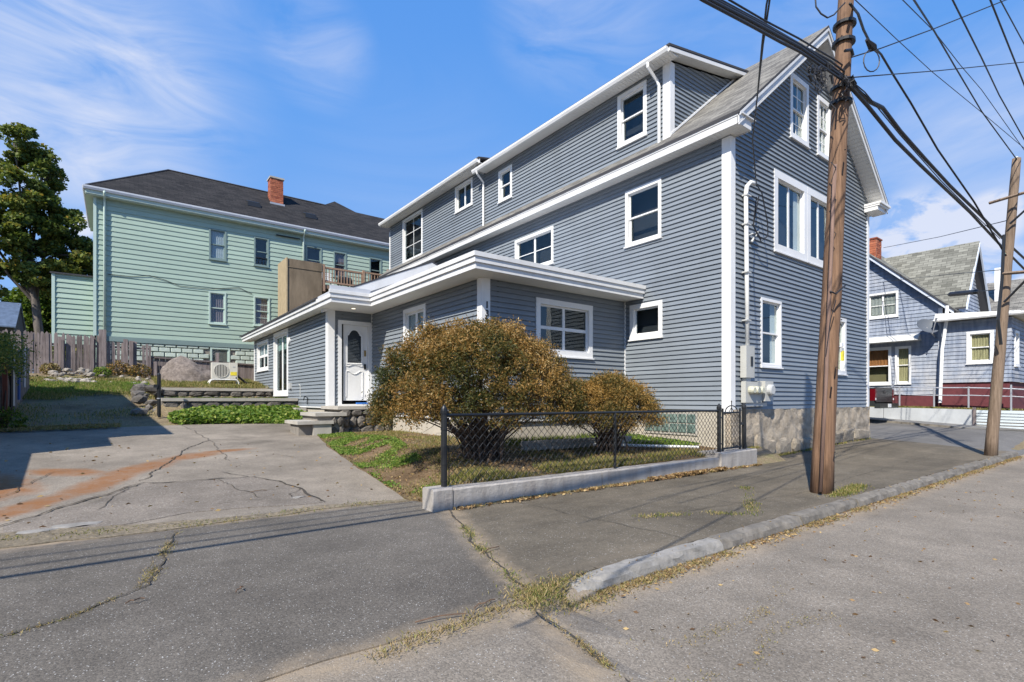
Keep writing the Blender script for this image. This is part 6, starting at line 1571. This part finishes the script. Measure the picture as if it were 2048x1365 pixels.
# ------------------------------------------------------------------ trees
def tree(name, label, base, H_, crown, n, leaf, mat, seed, trunk_r, cat='tree', group=None, lean=(0, 0), trunk_h=.45, clump=.75, mat_b=None):
    """crown: list of (dx, dy, z, r) ellipsoid lobes relative to the base"""
    t = thing(name, label, cat, base, group); rs = np.random.RandomState(seed); r = random.Random(seed)
    mb = MB(); b = v3(base); n_ = 8
    tr = [b + Vector((lean[0] * (i / n_) ** 1.3 + .08 * noise.noise(Vector((i * .6, seed, 0))), lean[1] * (i / n_) ** 1.3, H_ * trunk_h * i / n_ - (.15 if i == 0 else 0))) for i in range(n_ + 1)]
    mb.tube(tr, [trunk_r * (1.3 if i == 0 else 1 - .45 * i / n_) for i in range(n_ + 1)], 10)
    obj('trunk', mb, mat_b or BARK, t, smooth=True)
    C = []; bb = MB()
    for (dx, dy, z, rr_) in crown:
        c = b + Vector((dx, dy, z)); p0 = tr[r.randint(4, n_)]
        mid = p0.lerp(c, .5) + Vector((0, 0, -.15 * rr_))
        bb.tube([p0, mid, c], [trunk_r * .42, trunk_r * .26, trunk_r * .10], 6, False)
        K = max(5, int(9 * rr_ ** 2))
        for k in range(K):
            d = rdir(rs, 1)[0]; q = rs.uniform(.45, 1.0); p = c + Vector(d * np.array([rr_, rr_, rr_ * .8]) * q); C.append((p.x, p.y, p.z, clump * rs.uniform(.45, .9)))
            if k % 2 == 0: bb.tube([c.lerp(p0, .15), c.lerp(p, .6), p], [trunk_r * .10, trunk_r * .05, .008], 4, False)
    obj('branches', bb, mat_b or BARK, t)
    C = np.array(C); idx = rs.randint(0, len(C), n); d = rdir(rs, n); rad = C[idx, 3] * rs.uniform(.25, 1, n) ** .5
    P = C[idx, :3] + d * rad[:, None] * np.array([1, 1, .62]); tone = rs.uniform(0, 1, len(C))
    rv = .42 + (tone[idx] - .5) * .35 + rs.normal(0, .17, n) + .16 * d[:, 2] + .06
    leafcloud('crown', P, leaf, .75, mat, t, seed, rv, up=.3); return t
mx, my, mz = at(88, 655, 29)
tree('maple_tree', 'tall dark green maple with a bare grey trunk at the left behind the fence', (mx, my, 2.6), 14.5,
     [(-1.2, 0, 12.6, 1.2), (-.1, .5, 11.4, 1.3), (.2, .2, 9.2, 1.2), (.9, 0, 8.2, 1.2), (1.9, 0, 7.0, 1.1), (2.9, 0, 5.8, 1.0), (-4.6, 0, 10.0, 1.5), (-2.3, 0, 10.9, 1.3), (-.6, -.5, 9.9, 1.5), (-3.4, .5, 9.2, 2.0), (-.6, 0, 8.2, 1.9), (1.0, 0, 7.4, 1.3), (-2.4, -.6, 7.3, 2.1), (1.7, .3, 6.0, 1.5), (-4.4, .2, 7.6, 1.6), (-.4, -.5, 6.0, 1.7), (-3.0, .5, 5.4, 1.8), (2.6, .6, 5.0, 1.2), (.9, .4, 4.9, 1.4), (-4.0, 0, 11.0, 1.1), (.0, 0, 12.3, .6)],
     66000, .19, L_MAPLE, 4, .24, lean=(-.9, 0), trunk_h=.55, clump=.70)
r = random.Random(31)
for k, (px, D, hh, col, lab) in enumerate(((-30, 36, 7.6, L_GREEN, 'bright yellow-green tree beyond the shed at the far left'), (45, 37, 7.2, L_GREEN, 'bright green bushy tree left of the maple trunk'), (118, 38, 7.4, L_GREEN, 'bright green bushy tree right of the maple trunk'), (135, 41, 7.0, L_GREEN, 'bright green bush partly behind the mint extension'),
                                    (150, 44, 9.0, L_MAPLE, 'dark green tree just left of the mint house eave'), (165, 36, 5.6, L_MAPLE, 'dark low tree tucked against the mint house extension'))):
    bx, by, _ = at(px, 700, D)
    tree('leafy_tree', lab, (bx, by, 2.5), hh, [(r.uniform(-1.2, 1.2), r.uniform(-.8, .8), hh * r.uniform(.25, .85), r.uniform(.8, 1.5) * hh / 6) for _ in range(8)], 12000, .22, col, 50 + k, .14, group='trees beyond the back fence', clump=.8)
bx, by, _ = at(2058, 700, 32)
tree('leafy_tree', 'yellow-green tree at the right edge beyond the blue house', (bx, by, 1.2), 8.0, [(-.6, 0, 5.0, 1.3), (-1.0, .3, 3.8, 1.4), (.8, 0, 6.2, 1.4), (.9, .2, 4.4, 1.6), (.2, 0, 3.0, 1.4), (2.4, 0, 5, 1.8)], 14000, .20, L_GREEN, 71, .16, clump=.8)
for k, (px, D, hh) in enumerate(((20, 60, 11), (110, 62, 9), (1850, 75, 8), (2010, 90, 9))):
    bx, by, _ = at(px, 700, D)
    tree('leafy_tree', ('far tall tree behind the maple crown', 'far tree behind the bright bushes', 'far tree hidden low behind the blue house', 'far tree low behind the pole')[k] + ' on the skyline', (bx, by, 2), hh, [(r.uniform(-2.5, 2.5), r.uniform(-1, 1), hh * r.uniform(.3, .85), r.uniform(1.2, 2.2)) for _ in range(8)], 8000, .35, L_MAPLE, 90 + k, .2, group='skyline trees', clump=1.2)
# vine on the side fence
vn = thing('climbing_vine', 'dark leafy vine smothering the fence at the left edge', 'vine', (-2, 16, .7))
rs = np.random.RandomState(12); n = 5200
P = np.stack([-2.0 + rs.normal(0, .16, n) + .1, rs.uniform(13.2, 17.2, n), np.zeros(n)], 1); P[:, 2] = [Z(-2, q[1]) + 1.2 + .85 * rs.rand() ** .7 - .35 * max(0, q[1] - 15.6) for q in P]
leafcloud('foliage', P, .05, .7, L_MAPLE, vn, 13, .5 + .25 * rs.normal(0, 1, n)); mb = MB()
for k in range(14):
    y = r.uniform(13.5, 17.2); mb.tube([(-1.9, y, Z(-2, y)), (-1.88, y + r.uniform(-.2, .2), Z(-2, y) + .8), (-1.95, y + r.uniform(-.4, .4), Z(-2, y) + 1.7)], .014, 5)
obj('stems', mb, TWIG, vn)
for k, (px, Y_, s_) in enumerate(((100, 24.3, .30), (238, 24.3, .42), (280, 24.1, .38), (5, 15.2, .4), (205, 23.9, .28))):
    x = on(px, 740, 1, Y_)[0]; t_ = thing('weed_shrub', ('small yellowing weed shrub at the foot of the back fence', 'brown vine-tangled shrub against the broken back fence', 'straggly brown shrub left of the boulder', 'green weeds at the bottom of the side fence', 'low green weed beside the rubble heap')[k], 'shrub', (x, Y_, Z(x, Y_)), 'weed shrubs along the fences')
    n = 620; d = rdir(rs, n) * rs.uniform(.2, 1, n)[:, None] ** .4; P = d * np.array([s_, s_ * .6, s_ * .75]) + np.array([x, Y_, Z(x, Y_) + s_ * .55])
    leafcloud('foliage', P, .075, .5, (L_DRY, L_BUSH, L_BUSH, L_GREEN, L_COVER)[k], t_, 14 + k); mb = MB()
    for q in range(10): a = r.uniform(0, 6.28); mb.tube([(x, Y_, Z(x, Y_)), (x + s_ * .4 * math.cos(a), Y_ + s_ * .3 * math.sin(a), Z(x, Y_) + s_ * r.uniform(.6, 1.2))], .008, 4)
    obj('stems', mb, TWIG, t_)

# ------------------------------------------------------------------ ground cover, grass, weeds, litter
def rootz(P): return np.array([Z(p[0], p[1]) for p in P])
def scatter(poly, n, seed, thr=-1, s=1.0):
    rs = np.random.RandomState(seed); xs = [p[0] for p in poly]; ys = [p[1] for p in poly]; out = []
    def ins(x, y):
        c = False; j = len(poly) - 1
        for i in range(len(poly)):
            if (poly[i][1] > y) != (poly[j][1] > y) and x < (poly[j][0] - poly[i][0]) * (y - poly[i][1]) / (poly[j][1] - poly[i][1]) + poly[i][0]: c = not c
            j = i
        return c
    tries = 0
    while len(out) < n and tries < n * 12:
        tries += 1; x, y = rs.uniform(min(xs), max(xs)), rs.uniform(min(ys), max(ys))
        if ins(x, y) and noise.noise(Vector((x * s, y * s, seed))) + rs.normal(0, .12) > thr: out.append((x, y, 0))
    P = np.array(out); P[:, 2] = rootz(P); return P
# broad leaved ground cover in front of the lower terrace wall
P = scatter([(1.3, 15.45), (2.5, 15.35), (3.6, 15.1), (4.25, 14.95), (4.42, 15.6), (4.42, 16.8), (1.9, 16.8), (1.05, 15.9)], 11500, 4)
rs = np.random.RandomState(5); P[:, 2] += rs.uniform(.02, .25, len(P)) * np.clip((P[:, 1] - 14.9) / .7, .3, 1)
leafcloud('ground_cover', P, .095, .8, L_COVER, None, 6, up=.7, kind='stuff')
GRASS_YARD = [EDGE[0], (2.95, 5.4), (8.7, 5.42), (9.8, 5.7), (9.8, 8.3), (5.9, 8.4), (5.7, 12.5), (4.3, 12.5)] + EDGE[::-1][:-1]
P = scatter(GRASS_YARD, 17000, 7, .08, .9); blades('yard_grass', P, .055, .008, L_GRASS, 8, .9, kind='stuff')
P = scatter([EDGE[0], (3.3, 5.9), (3.9, 7.5), (4.6, 10), (4.5, 12.3)] + EDGE[::-1][:-1], 9500, 9, .0, 1.6); leafcloud('yard_weeds', P + np.array([0, 0, .03]), .038, .6, L_COVER, None, 10, up=.4, kind='stuff')
P = scatter([(3.1, 5.4), (8.7, 5.42), (8.7, 5.9), (3.1, 6.1)], 16000, 12, -.05, 1.2); blades('fence_grass', P, .085, .009, L_GRASS, 12, .8, kind='stuff')
P = scatter([(6.0, 7.9), (9.7, 7.7), (9.8, 8.4), (6.0, 8.4)], 2500, 13, -.2, 1.2); blades('wall_foot_grass', P, .14, .012, L_GREEN, 14, .7, kind='stuff')
P = scatter([(8.2, 6.6), (9.9, 6.2), (9.9, 8), (8.3, 8)], 3500, 14, -.1, 1.2); leafcloud('wall_foot_weeds', P + np.array([0, 0, .06]), .06, .6, L_COVER, None, 10, up=.3, kind='stuff')
P = scatter(GRASS_YARD, 7000, 17, -.3, .8); leafcloud('yard_leaf_litter', P + np.array([0, 0, .012]), .035, .6, L_FALL, None, 18, up=.8, kind='stuff')
P = scatter([(-5, 19.2), (.95, 18.9), (.95, 23.2), (-3, 23.2), (-5, 22)], 24000, 20, -.10, .5); blades('backyard_grass', P, .10, .016, L_GRASS, 21, .8, kind='stuff')
P = scatter([(-4, 19.6), (.95, 20.4), (.95, 22.4), (-2.5, 22.6)], 26000, 24, -.25, .6); blades('backyard_grass', P, .09, .016, L_COVER, 25, .8, kind='stuff')
P = scatter([(-4, 15.4), (1.0, 15.9), (1.0, 18), (-4, 18.6)], 2600, 22, .08, .8); blades('backyard_grass', P, .08, .014, L_GRASS, 23, .8, kind='stuff')
P = scatter([(1.1, 20.6), (4.5, 20.6), (4.5, 24.5), (1.1, 24.5)], 16000, 26, -.2, 1.0); blades('terrace_grass', P, .12, .016, L_GRASS, 27, .8, kind='stuff')
P = scatter([(1.1, 17.4), (4.5, 17.4), (4.5, 20.0), (1.1, 20.0)], 2500, 28, -.1, 1.0); blades('terrace_grass', P, .08, .016, L_GREEN, 29, .8, kind='stuff')
P = scatter([(25.3, 0), (25.9, 0), (25.9, 9), (25.3, 9)], 5000, 30, -.3, 1.0); P[:, 2] -= .03; blades('bank_grass_blades', P, .07, .02, L_GRASS, 31, .8, kind='stuff')
def along(pts, n, spread, seed, gap=.25):
    rs = np.random.RandomState(seed); out = []; L = [math.hypot(pts[i + 1][0] - pts[i][0], pts[i + 1][1] - pts[i][1]) for i in range(len(pts) - 1)]; T = sum(L)
    while len(out) < n:
        d = rs.uniform(0, T); i = 0
        while d > L[i]: d -= L[i]; i += 1
        t = d / L[i]; x = lerp(pts[i][0], pts[i + 1][0], t); y = lerp(pts[i][1], pts[i + 1][1], t)
        if noise.noise(Vector((x * 2.4, y * 2.4, seed))) < -gap + .35 * gap: 
            if rs.rand() < .85: continue
        out.append((x + rs.normal(0, spread), y + rs.normal(0, spread), 0))
    P = np.array(out); P[:, 2] = rootz(P) + .006; return P
KL = [(2.55, 2.50), (3.2, 2.47), (4.3, 2.49), (6, 2.49), (9, 2.50), (13, 2.50), (17, 2.5)]
blades('kerb_weeds', along(KL[:3], 2200, .05, 40, .1), .035, .007, L_DRY, 41, 2.4, kind='stuff')
blades('kerb_weeds', along(KL[2:], 4600, .05, 42, .0), .035, .009, L_DRY, 43, 2.4, kind='stuff')
leafcloud('kerb_leaves', along(KL, 3000, .065, 44, .2) + np.array([0, 0, .010]), .032, .4, L_FALL, None, 45, up=.75, kind='stuff')
JN = [(2.62, 2.52), (2.35, 2.56), (2.11, 2.58), (2.05, 2.45)]
blades('corner_weeds', along(JN, 1300, .085, 46, .4), .045, .006, L_GRASS, 47, 2.4, kind='stuff'); blades('corner_weeds', along(JN, 1800, .10, 48, .4), .035, .007, L_DRY, 49, 2.4, kind='stuff')
blades('crack_weeds', along(CRK[1:], 650, .035, 50, .0), .035, .007, L_GRASS, 51, 2.4, kind='stuff')
blades('crack_weeds', along([(2.08, 2.5), (1.97, 2.25), (1.97, 1.95), (1.93, 1.6), (1.95, 1.3)], 700, .022, 52, .0), .025, .006, L_DRY, 53, 2.4, kind='stuff')
blades('crack_weeds', along([(2.0, 2.53), (1.7, 2.50), (1.35, 2.46), (1.0, 2.42)], 900, .045, 54, .1), .035, .006, L_DRY, 55, 2.4, kind='stuff')
blades('crack_weeds', along([(.16, 4.3), (.28, 4.9), (.38, 5.4), (.46, 5.85)], 500, .03, 56, .1), .028, .007, L_DRY, 57, 2.4, kind='stuff')
blades('crack_weeds', along([(-.48, 3.8), (-.2, 3.93), (.16, 4.3)], 260, .02, 58, .0), .022, .006, L_DRY, 59, 2.4, kind='stuff')
AL = [(-4, 6.5), (-.8, 6.35), (.3, 6.1), (1.0, 6.04), (2.2, 6.06), (2.95, 5.95)]
blades('street_seam_weeds', along([(2.0, 2.1), (2.5, 1.7), (3.2, 1.65), (3.9, 1.8)], 420, .035, 88, .0), .016, .006, L_DRY, 89, 2.4, kind='stuff')
blades('street_seam_weeds', along([(2.05, 1.5), (2.6, 1.35), (3.1, 1.5), (3.6, 1.35)], 320, .03, 90, .0), .016, .006, L_DRY, 91, 2.4, kind='stuff')
blades('apron_edge_weeds', along(AL, 2300, .06, 60, .1), .035, .008, L_GRASS, 61, 2.4, kind='stuff')
blades('wall_foot_weeds', along([(3.1, 5.10), (5, 5.10), (7, 5.1), (9.8, 5.06)], 1500, .02, 62, .0), .05, .008, L_DRY, 63, 1.0, kind='stuff')
leafcloud('wall_foot_leaves', along([(3.1, 5.08), (9.8, 5.04)], 900, .03, 64, .1) + np.array([0, 0, .02]), .05, .5, L_FALL, None, 65, up=.5, kind='stuff')
leafcloud('wall_foot_leaves', along([(6.6, 5.07), (8.6, 5.05)], 900, .03, 66, .1) + np.array([0, 0, .05]), .06, .5, L_FALL, None, 67, up=.3, kind='stuff')
blades('pole_foot_weeds', along([(7.3, 2.85), (7.9, 2.85), (8.6, 2.95)], 1400, .06, 68, .4), .05, .009, L_GRASS, 69, 1.0, kind='stuff')
blades('sidewalk_weeds', along([(4.4, 3.6), (5.2, 3.3), (5.5, 2.9), (7.2, 3.9)], 900, .05, 70, .0), .035, .008, L_GRASS, 71, 1.0, kind='stuff')
blades('foundation_weeds', along([(10, 5.6), (14, 5.62), (17.3, 5.62)], 1500, .03, 72, .0), .06, .012, L_GRASS, 73, 1.0, kind='stuff')
leafcloud('street_litter', scatter([(2, .6), (12, .8), (12, 2.4), (2, 2.4)], 260, 74) + np.array([0, 0, .006]), .03, .5, L_FALL, None, 75, up=.9, kind='stuff')
leafcloud('drive_litter', scatter([(-1.5, 6.4), (2.8, 6.3), (3.6, 11), (-1.5, 13)], 160, 76) + np.array([0, 0, .015]), .05, .5, L_FALL, None, 77, up=.9, kind='stuff')
leafcloud('brush_pile', scatter([(-1.9, 14.6), (.1, 14.9), (.1, 15.6), (-1.9, 15.4)], 1600, 78) + np.array([0, 0, .06]), .10, .25, L_DRY, None, 79, up=.5, kind='stuff')
# fallen twigs
TWG = ((2.37, 3.5, .22, .3), (1.62, 2.56, .30, 2.9), (.62, 3.75, .09, .9), (.05, 3.95, .1, .2), (1.7, 2.6, .18, .2), (1.35, 7.2, .2, .1))
for k, (x, y, l, a) in enumerate(TWG):
    z = Z(x, y) + .02; pts = [(x + l * t * math.cos(a) + .02 * noise.noise(Vector((t * 3, k, 0))), y + l * t * math.sin(a) + .03 * noise.noise(Vector((t * 3, k, 5))), z + .012 * math.sin(t * 3)) for t in (0, .25, .5, .75, 1)]
    tag_ = ('forked twig on the weeds at the sidewalk joint', 'long dry twig lying across the sandy weeds in the foreground', 'tiny curved twig alone on the dark apron', 'short twig on the crack at the left of the apron', 'short dark twig beside the long dry one', 'thin stick lying on the driveway patch')[k]
    obj('twig', MB().tube(pts, .004, 5), DRYWOOD, None, tag_, 'twig', 'fallen twigs', base=(x, y, z))
# pale stones, pipe and paint flakes
for k, (px, py, zz, sx) in enumerate(((75, 1066, .03, .16), (150, 1050, .05, .22), (595, 1012 - 35, .17, .10))):
    x, y, _ = on(px, py, 2, zz); rock('flat_stone', (x, y, Z(x, y) + .012), (sx, sx * .5, .014), GRANITE2, None, k + 3); o = bpy.context.scene.collection.objects[-1] if False else None
for o in [o for o in bpy.data.objects if o.name.startswith('flat_stone')]:
    k = 0 if '.' not in o.name else int(o.name.split('.')[1]); o['label'] = ('pale flat stone fragment at the left end of the sand strip', 'larger pale flat stone fragment on the sand strip', 'small pale stone beside the driveway crack')[k]; o['category'] = 'stone'; o['group'] = 'pale stone fragments'
o = obj('garden_pipe', MB().tube([(7.5, 7.2, .38), (8.2, 6.6, .36), (9.4, 6.1, .30)], .028, 7), PVC, None, 'thin white pipe lying in the yard before the glass block window', 'pipe', base=(8.2, 6.6, .36))
o = obj('timber_edging', MB().hexa([(5.9, 7.35, .3), (8.6, 7.15, .3), (8.6, 7.27, .3), (5.9, 7.47, .3)], [(5.9, 7.35, .50), (8.6, 7.15, .50), (8.6, 7.27, .50), (5.9, 7.47, .50)]), CONC, None, 'pale concrete edging strip behind the shrubs', 'garden edging', base=(7, 7.3, .3))
